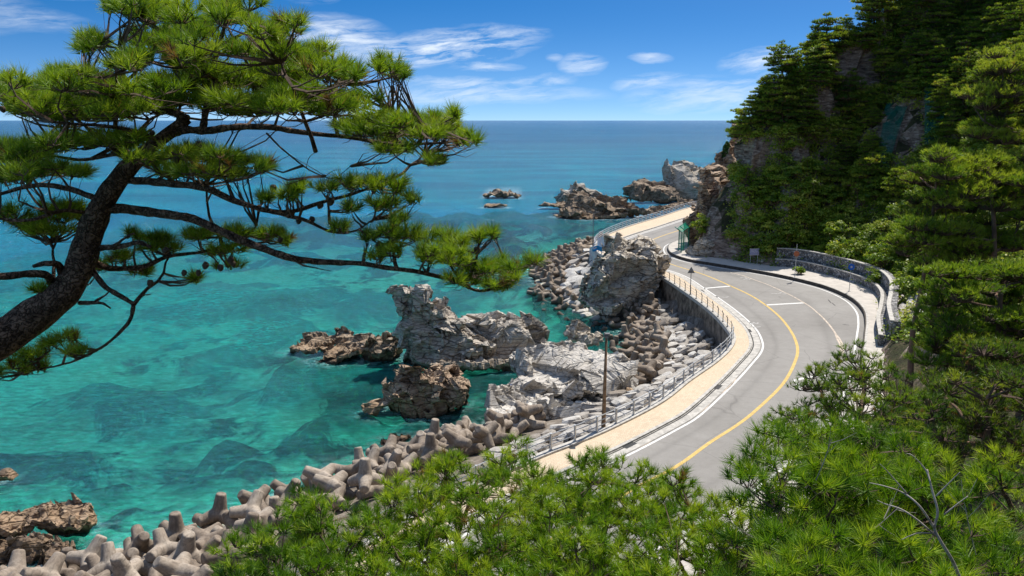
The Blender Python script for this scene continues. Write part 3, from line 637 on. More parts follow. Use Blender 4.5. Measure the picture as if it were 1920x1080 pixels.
def hill_z(Q):
    ins = inside(Q, LAND); L = C_toe[::2]
    d, k1 = seg_dist(Q, L, K1[::2]); _, s1 = seg_dist(Q, L, S1[::2]); _, k2 = seg_dist(Q, L, K2[::2]); _, z0 = seg_dist(Q, L, Z0[::2])
    _, d0 = seg_dist(Q, L, D0[::2]); e = np.maximum(d-d0, 0)
    h = ZR+.2+z0*np.clip((e-.1)/.7, 0, 1)+k1*np.minimum(e, s1)+k2*np.maximum(e-s1, 0)
    h = np.where(h > 72, 72+(h-72)*.15, h)
    return np.where(ins, h, ZR-.6-np.clip(d, 0, 3)), ins, d
Q, Fq = grid(np.r_[np.arange(-36, 20, 1.3), np.arange(20, 112, .75), np.arange(112, 240, 6)], np.r_[np.arange(-60, 30, 2.0), np.arange(30, 176, .75), np.arange(176, 206, 3)])
h, ins, dt = hill_z(Q)
TD = np.where(ins, dt, -dt); TDX, TDY = np.unique(Q[:, 0]), np.unique(Q[:, 1]); TD = TD.reshape(len(TDY), len(TDX))
def toe_d(x, y): return TD[min(len(TDY)-1, int(np.searchsorted(TDY, y))), min(len(TDX)-1, int(np.searchsorted(TDX, x)))]
nx = len(np.unique(Q[:, 0])); H = h.reshape(-1, nx)
for _ in range(4):
    Hs = H.copy(); Hs[1:-1, 1:-1] = (H[1:-1, 1:-1]*2+H[:-2, 1:-1]+H[2:, 1:-1]+H[1:-1, :-2]+H[1:-1, 2:])/6; H = np.where((dt.reshape(H.shape) > 2), Hs, H)
V = np.c_[Q, H.ravel()]; amp = np.clip(dt/8, 0, 1)*np.where(Q[:, 1] < 45, .4, 1)
V[:, 2] += amp*(2.2*fbm(V, 16, 4, 2)); 
HQ, HF = V.copy(), Fq
keep = (ins | (dt < np.where(Q[:, 1] < 45, 4.5, 2.2))); fk = keep[Fq].all(1)
Fk = Fq[fk]; u_, inv_ = np.unique(Fk, return_inverse=True); Vh = V[u_]; Fh = inv_.reshape(Fk.shape); dth = dt[u_]; insh = ins[u_]
Vf = facet(Vh, Fh, 5.0, 11, .8, .28, .30, .12, st=(1, 1, .6)); Vf = facet(Vf, Fh, 1.9, 12, .75, .35, .35, .16, st=(1, 1, .7))
wgt = np.clip((dth-1.2)/2, 0, 1)*np.where(Vh[:, 1] < 50, .15, 1)*np.where(insh, 1, 0); Vh2 = Vh+(Vf-Vh)*wgt[:, None]
hillside = link('hillside', mesh_data('hillside', Vh2, Fh, [M['ground']])); hillside['kind'] = 'structure'
from mathutils.bvhtree import BVHTree
bvh = BVHTree.FromPolygons([tuple(v) for v in Vh2], [tuple(int(t) for t in f) for f in Fh])
def ground_at(x, y):
    r = bvh.ray_cast(Vector((x, y, 200)), Vector((0, 0, -1))); return (r[0], r[1]) if r[0] else (None, None)
def px_ground(px, py):
    d = ray(px, py); r = bvh.ray_cast(Vector((0, 0, CAMZ)), Vector(d)); return (r[0], r[1]) if r[0] else (None, None)
# ================================================================ rocks
def ico(sub):
    import bmesh
    bm = bmesh.new(); bmesh.ops.create_icosphere(bm, subdivisions=sub, radius=1); bm.verts.ensure_lookup_table()
    V = np.array([v.co[:] for v in bm.verts]); Fc = np.array([[v.index for v in f.verts] for f in bm.faces]); bm.free(); return V, Fc
ICO4 = ico(4); ICO3 = ico(3); ICO2 = ico(2)
def chisel(seed, nplanes=16, lo=.72, hi=1.0, base=ICO4, flat=None):
    """an angular block: unit directions pushed out to the nearest of some random planes"""
    r = np.random.default_rng(seed); D, Fc = base; n = r.normal(size=(nplanes, 3)); n /= np.linalg.norm(n, axis=1)[:, None]
    d = r.uniform(lo, hi, nplanes)
    if flat: n = np.vstack([n, [0, 0, 1]]); d = np.r_[d, flat]
    q = D@n.T; rad = np.where(q > .05, d/np.maximum(q, .05), 9).min(1); rad = np.minimum(rad, 1.25)
    return D*rad[:, None], Fc
def voxel(V, Fc, size):
    me = mesh_data('tmp', V, Fc); ob = bpy.data.objects.new('tmp', me); COL.objects.link(ob)
    md = ob.modifiers.new('r', 'REMESH'); md.mode = 'VOXEL'; md.voxel_size = size; md.adaptivity = 0
    dg = bpy.context.evaluated_depsgraph_get(); dg.update(); e = ob.evaluated_get(dg).to_mesh()
    Vn = np.zeros(len(e.vertices)*3, np.float32); e.vertices.foreach_get('co', Vn); n = len(e.polygons)
    Fi = np.zeros(len(e.loops), np.int32); e.loops.foreach_get('vertex_index', Fi)
    bpy.data.objects.remove(ob); bpy.data.meshes.remove(me)
    return Vn.reshape(-1, 3).astype(float), Fi.reshape(n, 4)
def rotm(rx, ry, rz): return np.array(Euler((rx, ry, rz)).to_matrix())
def rock(name, label, lumps, mat, vox, scales=((4.2, .95, .12), (1.7, .92, .07), (.8, .6, .05)), seed=1, R=(.5, .3, .2), cat='rock', depth=.9, smooth=False, zmin=-2.5, st=(1, 1, 1), group=None):
    """lumps: (px, py, rx, ry, Y[, thickness factor, tilt]) measured in the photograph at distance Y"""
    Vs, Fs, n = [], [], 0
    for i, l in enumerate(lumps):
        px, py, rx, ry, Y = l[:5]; th = l[5] if len(l) > 5 else depth; tilt = l[6] if len(l) > 6 else 0
        c = at(px, py, Y); k = Y*1.01/F
        V, Fc = chisel(seed*31+i, 13, .62, .95)
        V = V@rotm(*np.random.default_rng(seed+i).uniform(-.4, .4, 3)).T
        ext = np.abs(V).max(0); V = V/ext
        rx, ry = rx*1.2, ry*1.17; S = np.array([rx*k, (rx+ry)/2*k*th, ry*k]); V = V*S
        a = math.radians(tilt); V = V@np.array([[math.cos(a), 0, -math.sin(a)], [0, 1, 0], [math.sin(a), 0, math.cos(a)]])
        Vs.append(V+c); Fs.append(Fc+n); n += len(V)
    V = np.concatenate(Vs); Fc = np.concatenate(Fs)
    V, Fq = voxel(V, Fc, vox)
    Rm = rotm(*R)
    V = cuts(V, Fq, scales[0][0]*1.15, .075, seed*5+1, 3.2); V = cuts(V, Fq, scales[0][0]*.42, .085, seed*5+2, .45)
    for j, (s, k, off) in enumerate(scales[1:]):
        V = facet(V, Fq, s, seed*7+j, k, off, .13, .055, R=Rm, st=st)
    V = V+vnormals(V, Fq)*fbm(V, vox*3, 2, seed+3)[:, None]*vox*.06
    keep = (V[:, 2] > zmin)[Fq].any(1); Fq = Fq[keep]; u, inv_ = np.unique(Fq, return_inverse=True); V = V[u]; Fq = inv_.reshape(Fq.shape)
    b = np.array([V[:, 0].mean(), V[:, 1].mean(), 0])
    o = link(name, mesh_data(name, V-b, Fq, [mat], smooth), loc=b)
    ROCKS.append((b, V[np.abs(V[:, 2]) < vox*1.5][:, :2])); return tag(o, label, cat, group)
ROCKS = []
def cuts(V, Fq, R, dl, seed, dens=2.6, jit=.14):
    """break flat faces along a few joint directions, as fractured rock does"""
    r = np.random.default_rng(seed); B = rotm(*r.uniform(-.5, .5, 3)); J = np.array([(1, 0, 0), (0, 1, 0), (0, 0, 1), (.7, .3, .6), (-.6, .35, .7), (.25, -.7, .65), (-.35, -.75, .5), (.5, .8, .1)])
    J = J/np.linalg.norm(J, axis=1)[:, None]; J = np.vstack([J, -J])@B.T; ext = V.max(0)-V.min(0); area = ext[0]*ext[1]+ext[0]*ext[2]*2+ext[1]*ext[2]*2; n = int(np.clip(dens*area/(R*R), 14, 150)); V0 = V.copy(); cap = R*.22
    for k in range(n):
        if k % 12 == 0: N = vnormals(V, Fq)
        i = r.integers(len(V)); d = J@N[i]; nj = J[int(np.argmax(d+r.normal(0, .12, len(J))))]+r.normal(0, jit, 3)*.6; nj /= np.linalg.norm(nj)
        p = V[i]-nj*dl*R*r.uniform(.2, 1.1); h = (V-p)@nj; m = (h > 0) & (h < R*.35) & (((V-V[i])**2).sum(1) < (R*r.uniform(.7, 1.4))**2); m &= (((V-nj*h[:, None]-V0)**2).sum(1) < cap*cap) & ((N@nj) > .1)
        V = V.copy(); V[m] -= nj*h[m][:, None]*.97
    return V
# the horse-headed rock in the cove
rock('sea_rock', 'tall pale grey sea rock shaped like a horse, in the cove',
     [(770, 556, 40, 30, 76, .9, 8), (788, 548, 26, 26, 76, .8, 0), (776, 600, 36, 32, 76, .9, 0), (800, 585, 34, 26, 76.5, .9, -20), (806, 612, 62, 48, 77, 1.0, -25), (795, 660, 50, 50, 76, .9), (832, 604, 48, 36, 77, .9), (925, 610, 60, 34, 79, .9), (850, 640, 75, 55, 77, .9), (905, 615, 60, 42, 79, .9, -12), (940, 632, 70, 52, 79, .8),
      (985, 635, 42, 36, 80, .9, -30), (1005, 655, 25, 26, 79, .9), (850, 680, 90, 34, 77, 1.1), (940, 672, 80, 34, 78, 1.1), (780, 615, 30, 40, 77, .9)], M['rock'], .15, seed=2, R=(.5, .5, .3))
rock('sea_rock', 'blocky brown grey rock standing in the water in front of the horse-headed rock',
     [(735, 748, 42, 36, 63, .8, 10), (790, 735, 55, 50, 64, .9), (850, 732, 36, 46, 64, 1.0), (700, 764, 35, 16, 63, 1.0), (820, 712, 45, 30, 66, .8)], M['rockbrown'], .12, ((3.0, .95, .10), (1.3, .9, .07)), seed=5, R=(.2, .4, .9))
rock('sea_rock', 'low flat tan rock ledge left of the horse-headed rock, largest block of the ledge',
     [(655, 657, 66, 20, 80, 1.2, -14), (700, 645, 50, 26, 80, 1.2, -5), (722, 655, 38, 30, 79, 1.2), (640, 668, 50, 12, 79, 1.2, -10)], M['rocktan'], .19, ((2.8, .9, .15), (1.2, .7, .2), (.5, .5, .2)), seed=7)
rock('sea_rock', 'small tan rock ending the low ledge left of the horse-headed rock', [(602, 640, 36, 15, 82, 1.2, 8), (572, 652, 34, 7, 81, 1.2), (648, 632, 30, 18, 83, 1, 12)], M['rocktan'], .17, ((2.2, .9, .15), (1.0, .7, .2)), seed=8)
rock('sea_rock', 'broad whitish slab rock with cracked dark flank beside the riprap',
     [(1065, 692, 100, 50, 67, 1.5, -4), (1110, 710, 66, 46, 66, 1.2, 10), (1010, 725, 66, 50, 65, 1.2, -18), (1060, 760, 105, 34, 61, 1.5, -8), (955, 762, 42, 30, 61, 1.1, -20), (1000, 775, 80, 24, 60, 1.2, -6), (1125, 748, 62, 22, 63, 1.2, -8)],
     M['rockslab'], .14, ((7.0, .95, .04), (1.5, .8, .05), (.6, .6, .06)), seed=11, R=(1.1, .2, .7), st=(1, .6, 2.4))
rock('sea_rock', 'small pale upright rock between the horse-headed rock and the tetrapods', [(1082, 625, 26, 26, 78, .9, 20), (1112, 637, 30, 20, 77, .9, -20), (1040, 650, 30, 14, 76)], M['rockpale'], .17, ((1.8, .85, .25), (.7, .7, .3)), seed=13)
rock('sea_stack', 'high fractured pale rock stack at the road edge in the middle of the bend',
     [(1155, 462, 34, 30, 97, .9, 10), (1185, 470, 40, 26, 98, .9, -10), (1195, 498, 48, 38, 97, 1.0), (1228, 505, 22, 32, 97, .9, 15), (1150, 505, 52, 45, 96, .9), (1118, 535, 30, 50, 94, .9, 8), (1165, 545, 60, 34, 95, .9), (1220, 530, 30, 30, 97, .9), (1140, 570, 40, 18, 93)],
     M['rockpale'], .17, ((4.4, .95, .18), (1.9, .93, .17), (.9, .7, .12)), seed=17, R=(.7, .9, .4), cat='rock')
# skerries farther out
rock('skerry', 'small low brown skerry alone in the open water', [(948, 366, 36, 7, 252, 1.1), (940, 360, 16, 7, 252, 1.0, 10)], M['rocktan'], .42, ((4, .85, .25), (1.6, .7, .3)), seed=21)
rock('skerry', 'barely awash sliver of rock below the small brown skerry', [(930, 385, 19, 3.0, 224, 1.2)], M['rocktan'], .35, ((3, .8, .25),), seed=22)
rock('skerry', 'long low brown ledge reaching left from the peaked skerry', [(1035, 386, 38, 5, 220, 1.0, 3), (1055, 382, 25, 5, 222)], M['rocktan'], .4, ((4, .85, .2), (1.6, .7, .3)), seed=23)
rock('skerry', 'white-topped peaked skerry behind the dark broad one', [(1082, 357, 22, 19, 212, .9, 22), (1070, 366, 28, 14, 212, .9), (1105, 365, 25, 12, 212)], M['rock'], .38, ((5, .85, .25), (2, .8, .35), (.9, .6, .3)), seed=24)
rock('skerry', 'broad dark skerry below the peaked one, lamp post rising in front of it', [(1095, 378, 34, 18, 202, 1.0), (1080, 395, 46, 17, 200, 1.0), (1138, 388, 34, 18, 202, 1.0), (1175, 394, 26, 11, 202, 1.0), (1105, 404, 60, 8, 199)], M['rocktan'], .4, ((5, .85, .22), (2.2, .8, .35), (.9, .6, .3)), seed=25)
rock('skerry', 'wide brown skerry left of the big domed rock', [(1208, 358, 36, 20, 238, 1.0), (1240, 362, 38, 20, 237, 1.0), (1190, 370, 24, 10, 236), (1255, 374, 26, 8, 236)], M['rocktan'], .45, ((6, .85, .2), (2.2, .8, .35), (1, .6, .3)), seed=26)
rock('skerry', 'big domed rock with an orange-brown top near the cliff', [(1290, 342, 48, 44, 247, .9, -8), (1305, 350, 40, 34, 247, .9, -8), (1318, 348, 36, 30, 250, .9, -25), (1278, 330, 26, 28, 247, .8), (1345, 352, 25, 18, 252), (1262, 350, 24, 30, 247), (1300, 372, 50, 20, 246)], M['rockpale'], .42, ((3.6, .9, .12), (2.4, .8, .1)), seed=27)
rock('skerry', 'tall dark split pillar on the left side of the big domed rock', [(1256, 328, 15, 27, 244, .9, -4), (1258, 352, 17, 26, 244)], M['rock'], .36, ((2.6, .85, .15), (1.6, .8, .1)), seed=28)
rock('skerry', 'small dark pointed rock between the skerries and the road', [(1232, 392, 20, 11, 205, 1.0), (1215, 396, 12, 8, 204)], M['rocktan'], .33, ((3, .85, .25), (1.3, .7, .3)), seed=29)
rock('skerry', 'low dark rocks awash beside the far end of the road', [(1262, 388, 22, 9, 210, 1.0), (1288, 380, 16, 9, 214, 1.0), (1300, 385, 20, 6, 214)], M['rocktan'], .35, ((3, .85, .25), (1.3, .7, .3)), seed=30)
# bottom left corner
rock('shore_rock', 'tan brown shore rock with pale ribs in the bottom left corner', [(95, 966, 85, 34, 44, .8, -8), (150, 972, 38, 36, 44, .8), (20, 990, 60, 36, 43, .9)], M['rockbrown'], .13, ((2.2, .85, .2), (.8, .75, .3), (.35, .6, .3)), seed=33, R=(.2, 1.3, .3), st=(2, 1, 1))
rock('shore_rock', 'dark cracked shore rock below the tan brown one beside the tetrapods', [(62, 1030, 58, 48, 41, .7), (10, 1050, 50, 50, 41, .7), (110, 1050, 45, 30, 40)], M['rockdark'], .12, ((1.8, .85, .2), (.7, .75, .3), (.3, .6, .3)), seed=34)
rock('shore_rock', 'small tan rock cut off by the left edge of the photograph', [(8, 893, 26, 18, 49.5, .9, 6), (-15, 900, 30, 20, 49.5)], M['rockbrown'], .11, ((1.5, .85, .2), (.6, .7, .3)), seed=35)
rock('shore_rock', 'weedy brown rock just breaking the water behind the tetrapods', [(748, 822, 22, 10, 57.5, 1.0), (735, 830, 20, 8, 57)], M['rockdark'], .12, ((1.0, .8, .3), (.4, .7, .3)), seed=36)
rock('cliff_foot_rock', 'jumble of pale broken rock slabs at the foot of the cliff beside the footway', [(1325, 470, 28, 26, 111, .6), (1350, 462, 34, 34, 112, .6, 20), (1440, 488, 26, 14, 105, .7), (1370, 455, 36, 30, 112, .6, -15), (1385, 478, 34, 22, 109, .6), (1305, 478, 18, 14, 112, .7), (1410, 485, 24, 14, 108, .7)], M['rockpale'], .16, ((1.6, .85, .35), (.6, .8, .45)), seed=41, zmin=4.8)
rock('cliff_nose', 'steep tan and rust rock nose of the cliff behind the green fence posts', [(1305, 440, 20, 42, 119, .8, -14), (1322, 395, 22, 52, 122, .8, -16), (1345, 352, 22, 42, 127, .8, -18), (1372, 318, 26, 46, 129, .8, -20), (1398, 272, 28, 40, 132, .8, -25), (1385, 350, 34, 50, 129, .7), (1345, 400, 32, 60, 122, .7)], M['cliff'], .26, ((4, .85, .25), (1.5, .8, .35), (.6, .6, .35)), seed=43, R=(.15, 1.35, .2), st=(1.8, 1, 1), zmin=4.6)
# foam and body of the sea round the rocks
_Q, _F, _b, _f = SEA_Q
for c, R2 in ROCKS:
    if len(R2) < 5 or c[1] < 38: continue
    m = np.where(np.hypot(_Q[:, 0]-c[0], _Q[:, 1]-c[1]) < 26)[0]; R2 = R2[::3]
    if len(m) == 0: continue
    d = np.sqrt(((_Q[m][:, None, :]-R2[None])**2).sum(2)).min(1)
    _f[m] = np.maximum(_f[m], np.exp(-(d/1.3)**2)*(.8 if c[1] > 150 else .35))
# ================================================================ tetrapods
def tetra_mesh(seed):
    dirs = np.array([(0, 0, 1), (math.sqrt(8/9), 0, -1/3), (-math.sqrt(2/9), math.sqrt(2/3), -1/3), (-math.sqrt(2/9), -math.sqrt(2/3), -1/3)])
    Vs, Fs, n = [], [], 0
    for d in dirs:
        V, Fc = tube([d*t for t in (-.25, .2, 1.0, 1.52, 1.60)], [.5, .60, .47, .40, .34], 20)
        Vs.append(V); Fs += [tuple(i+n for i in f) for f in Fc]; n += len(V)
    V, Fq = voxel(np.concatenate(Vs), Fs, .062)
    for _ in range(2):
        Nn = vnormals(V, Fq); deg = np.zeros(len(V)); S = np.zeros_like(V)
        for k in range(4):
            a, b = Fq[:, k], Fq[:, (k+1) % 4]
            for i in range(3): S[:, i] += np.bincount(a, V[b, i], len(V))
            deg += np.bincount(a, minlength=len(V))
        core = (np.linalg.norm(V, axis=1) < 1.1)[:, None]
        V = np.where(core, V*.4+.6*S/deg[:, None], V*.96+.04*S/deg[:, None])
    V = V+vnormals(V, Fq)*fbm(V, .5, 3, seed)[:, None]*.012
    return mesh_data('tetrapod', V, Fq, [M['tetra']], True)
TM = [tetra_mesh(s) for s in (1, 2, 3)]
def poly_pts(poly, spacing, seed, tries=9000, n_max=400):
    r = np.random.default_rng(seed); lo, hi = poly.min(0), poly.max(0); out = []
    C = r.uniform(lo, hi, (tries, 2)); C = C[inside(C, poly)]
    for c in C:
        if all((c[0]-o[0])**2+(c[1]-o[1])**2 > spacing**2 for o in out):
            out.append(c)
            if len(out) >= n_max: break
    return np.array(out)
def near_any_rock(c, pad):
    for b, R2 in ROCKS:
        if len(R2) > 5 and np.hypot(*(b[:2]-c)) < 25 and inside(np.array([c]), hull2(R2, b[:2], pad))[0]: return True
    return False
def hull2(R2, b, pad):
    d = R2-b; a = np.arctan2(d[:, 1], d[:, 0]); k = 24; r = np.zeros(k); ix = ((a+math.pi)/(2*math.pi)*k).astype(int) % k
    np.maximum.at(r, ix, np.hypot(d[:, 0], d[:, 1])); r = np.where(r == 0, .3, r)+pad
    t = (np.arange(k)+.5)/k*2*math.pi-math.pi; return b+np.stack([np.cos(t)*r, np.sin(t)*r], 1)
def rest_rot(r):
    q = r.random()
    if q < .16:      # three legs down, one up
        e = Euler((r.normal(0, .22), r.normal(0, .22), r.uniform(0, 6.28))).to_matrix()
    elif q < .6:    # tipped over
        e = Euler((0, math.radians(54)+r.normal(0, .2), r.uniform(0, 6.28))).to_matrix(); e = Matrix.Rotation(r.uniform(0, 6.28), 3, 'Z') @ e
    else: e = Euler(tuple(r.uniform(0, 6.28, 3))).to_matrix()
    return e.to_euler()
ORD = ['first', 'second', 'third', 'fourth', 'fifth', 'sixth', 'seventh', 'eighth', 'ninth', 'tenth', 'eleventh', 'twelfth', 'thirteenth', 'fourteenth', 'fifteenth', 'sixteenth', 'seventeenth', 'eighteenth', 'nineteenth', 'twentieth']
def ordn(i):
    if i < 20: return ORD[i]
    t = (i+1)//10; u = (i+1) % 10; T = {2: 'twenty', 3: 'thirty', 4: 'forty', 5: 'fifty', 6: 'sixty', 7: 'seventy', 8: 'eighty', 9: 'ninety'}[t]
    return T+'-'+ORD[u-1] if u else T.replace('y', 'ieth')
def at_px(p):
    d = np.array(p)-np.array([0, 0, CAMZ]); f = d[1]*ct-d[2]*st; return 960+F*d[0]/f, 540-F*(d[1]*st+d[2]*ct)/f
def pile(poly, spacing, seed, where, group, layers=1, lift=-.3, size=.71, zf=None, skip=1.4):
    r = np.random.default_rng(seed); items = []
    for ly in range(layers):
        for c in poly_pts(poly, spacing*(1 if ly == 0 else 1.35), seed+ly*5):
            if near_any_rock(c, -skip): continue
            if ly and seg_dist(np.array([c]), C_wa[::2])[0] < 3.2: continue
            z = float(shore_z(np.array([c]))[0][0]); z = max(z, -1.2)
            hx = at_px((c[0], c[1], z+1.2))
            if c[1] < 62 and hx[1] > float(np.interp(hx[0], [-100, 399, 420, 530, 650, 700, 830, 905, 945, 1000], [1140, 1140, 1010, 955, 965, 910, 868, 900, 840, 890]))+52: continue      # nothing of these shows behind the pines
            items.append((c[0], c[1], z+.75+lift+ly*.8+r.uniform(-.2, .25), ly))
    # rows counted from the water inland, labels by row and place in the row
    dw = seg_dist(np.array([i[:2] for i in items]), C_wa[::2]); rows = np.minimum((dw/2.6).astype(int), 4); rn = ['waterline row', 'second row inland', 'third row inland', 'fourth row inland', 'innermost row']
    top = [i[3] for i in items]
    for rr in range(5):
        for ly in range(layers):
            S = sorted([i for i in range(len(items)) if rows[i] == rr and top[i] == ly], key=lambda i: items[i][0]/items[i][1])
            for j, i in enumerate(S):
                x, y, z, _ = items[i]; o = link('tetrapod', TM[r.integers(3)], loc=(x, y, z), rot=rest_rot(r), sc=size*r.uniform(.96, 1.05))
                lay = 'atop the ' if ly else 'in the '
                tag(o, f'{ordn(j)} tetrapod from the left {lay}{rn[rr]}, {where}', 'tetrapod', group)
near_poly = np.array([(-31, 32.5), (-24.6, 36.5), (-21.6, 38.8), (-18.6, 41.2), (-15.2, 45.4), (-11.2, 50.8), (-7.9, 54.2), (-4.0, 57.8), (-1.4, 60.0), (1.2, 59.4), (1.8, 56), (-.5, 52), (-3.5, 48.5), (-7, 45), (-9.5, 41), (-11.5, 36), (-14, 32), (-17, 29), (-31, 29)])
pile(near_poly, 1.48, 51, 'near breakwater', 'tetrapods of the near breakwater', 2)
mid_poly = Ps([(1118, 588), (1150, 560), (1205, 562), (1225, 590), (1245, 640), (1242, 680), (1225, 708), (1190, 712), (1158, 690), (1138, 650), (1112, 615)], 1.5)[:, :2]
pile(mid_poly, 1.46, 61, 'cove pile', 'tetrapods piled in the cove', 2, skip=2.0, size=.68)
far_poly = Ps([(1000, 550), (1002, 490), (1030, 462), (1068, 448), (1112, 440), (1150, 432), (1140, 446), (1112, 462), (1078, 478), (1062, 505), (1058, 530), (1092, 562), (1090, 580), (1040, 572)], 1.5)[:, :2]
pile(far_poly, 1.85, 71, 'far breakwater', 'tetrapods of the far breakwater', 1, size=.72)
# ---------------------------------------------------------------- riprap: each stone a part of the revetment
def slab_mesh(seed):
    V, Fc = chisel(900+seed, 13, .72, 1.0, ICO2, flat=.62)
    V = V/np.abs(V).max(0); V[:, 2] *= .5
    return mesh_data('stone', V, Fc, [M['stone']])
SM = [slab_mesh(i) for i in range(12)]
rv = empty('stone_revetment', (16, 70, 2), 'sloping revetment of flat pale stones between the promenade wall and the tetrapods', 'revetment')
rv['kind'] = 'structure'; del rv['category']
def stones(poly, spacing, seed, n_max, sz):
    r = np.random.default_rng(seed); pts = poly_pts(poly, spacing, seed, 12000, n_max); out = []
    Q = pts; z0 = shore_z(Q)[0]; e = .8
    zx = (shore_z(Q+[e, 0])[0]-shore_z(Q-[e, 0])[0])/(2*e); zy = (shore_z(Q+[0, e])[0]-shore_z(Q-[0, e])[0])/(2*e)
    do = seg_dist(Q, C_out[::2])
    for c, z, a, b, d in zip(pts, z0, zx, zy, do):
        if near_any_rock(c, -3.4) or d < .75: continue
        n = Vector((-a, -b, 1)).normalized(); q = n.to_track_quat('Z', 'Y').to_matrix()
        e_ = (Matrix(q) @ Euler((r.normal(0, .13), r.normal(0, .13), r.uniform(0, 6.28))).to_matrix()).to_euler()
        s = sz*r.uniform(.75, 1.3); out.append(((c[0], c[1], z+.26*s+r.uniform(-.08, .12)), e_, (s*r.uniform(.9, 1.35), s*r.uniform(.75, 1.0), s*r.uniform(.8, 1.3)), r.integers(12)))
    return out
A1 = Ps([(1236, 548), (1262, 560), (1300, 585), (1340, 612), (1372, 636), (1366, 660), (1338, 688), (1286, 724), (1240, 764), (1150, 815), (1080, 845), (1000, 885), (930, 900), (905, 870), (1000, 812), (1085, 775), (1120, 748), (1150, 726), (1178, 706), (1228, 706), (1252, 672), (1250, 640), (1228, 598), (1190, 562)], 3.2)[:, :2]
A2 = Ps([(1050, 525), (1080, 478), (1112, 464), (1140, 448), (1150, 470), (1130, 500), (1120, 560), (1095, 556)], 2.6)[:, :2]
lst = stones(A1, 1.0, 81, 600, .76)+stones(A2, 1.5, 82, 90, 1.05)
lst.sort(key=lambda t: t[0][1])
def st_obj(t):
    p, e_, s, k = t; link('stone', SM[k], rv, np.array(p)-np.array(rv.location), e_, s)
for t in lst[:300]: st_obj(t)
Vs, Fs, n = [], [], 0
def add_stuff(t):
    global n
    p, e_, s, k = t; me = SM[k]; V = np.zeros(len(me.vertices)*3); me.vertices.foreach_get('co', V); V = V.reshape(-1, 3)*np.array(s)
    V = V@np.array(e_.to_matrix()).T+np.array(p)-np.array(rv.location); Fi = np.zeros(len(me.loops), np.int32); me.loops.foreach_get('vertex_index', Fi); Vs.append(V); Fs.append(Fi.reshape(-1, 3)+n); n += len(V)
for t in lst[300:]: add_stuff(t)
# small fill stones between the big ones
for t in stones(A1, .62, 83, 1400, .40): add_stuff(((t[0][0], t[0][1], t[0][2]-.12), *t[1:]))
o = link('fill_stones', mesh_data('fill_stones', np.concatenate(Vs), np.concatenate(Fs), [M['stone']]), rv); o['kind'] = 'stuff'
# boulders along the far road embankment and a few loose ones
def boulder(name, label, x, y, z, s, seed, mat, group=None, flat=1.0):
    V, Fc = chisel(seed, 15, .7, 1.0, ICO3); V = V/np.abs(V).max(0)*np.array([1.1, .9, .75*flat])*s; V = facet(V, Fc, s*.7, seed, .6, .15, .2, .06)
    o = link(name, mesh_data(name, V, Fc, [mat]), loc=(x, y, z), rot=(0, 0, seed)); return tag(o, label, 'boulder', group)
Lb = resample(offset(C_out, -1.0), 1.0); Lb = Lb[(Lb[:, 1] > 128) & (Lb[:, 1] < 205)]; r_ = np.random.default_rng(5); nb_ = side_normals(Lb)
k_ = 0
for i in range(0, len(Lb), 2):
    for off in (.9, 2.9):
        p = Lb[i]-nb_[i]*(off+r_.uniform(-.5, .5)); k_ += 1
        boulder('boulder', f'{ordn(k_-1)} brown boulder below the far railing, counting from its near end', p[0], p[1], 3.9-off*.75+r_.uniform(-.2, .3), r_.uniform(1.0, 1.7), 300+k_, M['rocktan'], 'boulders below the far road')
for (px, py, z, s, lab) in [(1068, 688+112, .4, .55, 'rusty orange boulder by the dark tidal pool below the promenade'), (1050, 805, .7, .8, 'ochre boulder at the left end of the dark tidal pool'), (1018, 822, 1.2, .9, 'flat brown boulder beside the last tetrapods of the near breakwater'),
                            (1028, 812, 1.0, .6, 'small brown boulder between the ochre one and the pool'), (1172, 722, 1.6, .7, 'brown boulder in front of the cove tetrapods'), (1098, 785, 1.5, .8, 'dark jagged boulder at the right end of the tidal pool'), (1180, 735, 1.8, .55, 'pale jagged boulder on the riprap left of the pole')]:
    q = P(px, py, z); boulder('boulder', lab, q[0], q[1], z, s, int(px), M['rockbrown'] if 'dark' not in lab else M['rock'])
# ================================================================ vegetation
def basis(D):
    D = D/np.linalg.norm(D, axis=1)[:, None]; R = np.where(np.abs(D[:, 2:3]) < .9, [[0, 0, 1.]], [[1., 0, 0]]); A = np.cross(D, R); A /= np.linalg.norm(A, axis=1)[:, None]; return D, A, np.cross(D, A)
def tufts(Pos, Dir, L, K, wd, r, tint, spread=(10, 66), shoot=.45, tj=.12):
    """bundles of K needles; returns quads and a tint per face"""
    n = len(Pos); D, A, B = basis(Dir); D, A, B, Pp = [np.repeat(x, K, 0) for x in (D, A, B, Pos)]; m = n*K
    L = np.repeat(np.broadcast_to(L, (n,)), K)
    th = np.radians(r.uniform(*spread, m)); ph = r.uniform(0, 2*math.pi, m); s = r.uniform(-shoot, .12, m)*L
    base = Pp+D*s[:, None]; nd = D*np.cos(th)[:, None]+(A*np.cos(ph)[:, None]+B*np.sin(ph)[:, None])*np.sin(th)[:, None]
    ln = L*r.uniform(.75, 1.1, m); tip = base+nd*ln[:, None]+D*(ln*.12)[:, None]
    W = np.cross(nd, r.normal(size=(m, 3))); W /= np.linalg.norm(W, axis=1)[:, None]; W *= wd*.62
    V = np.stack([base-W, base+W, tip], 1).reshape(-1, 3); Fq = np.arange(m*3).reshape(m, 3)
    tf = np.clip(np.repeat(tint, K)+r.normal(0, tj, m)*1.0, 0, .93); brown = np.repeat(r.random(n) < .018, K) | (r.random(m) < .02)
    return V, Fq, np.where(brown, 1.0, tf)
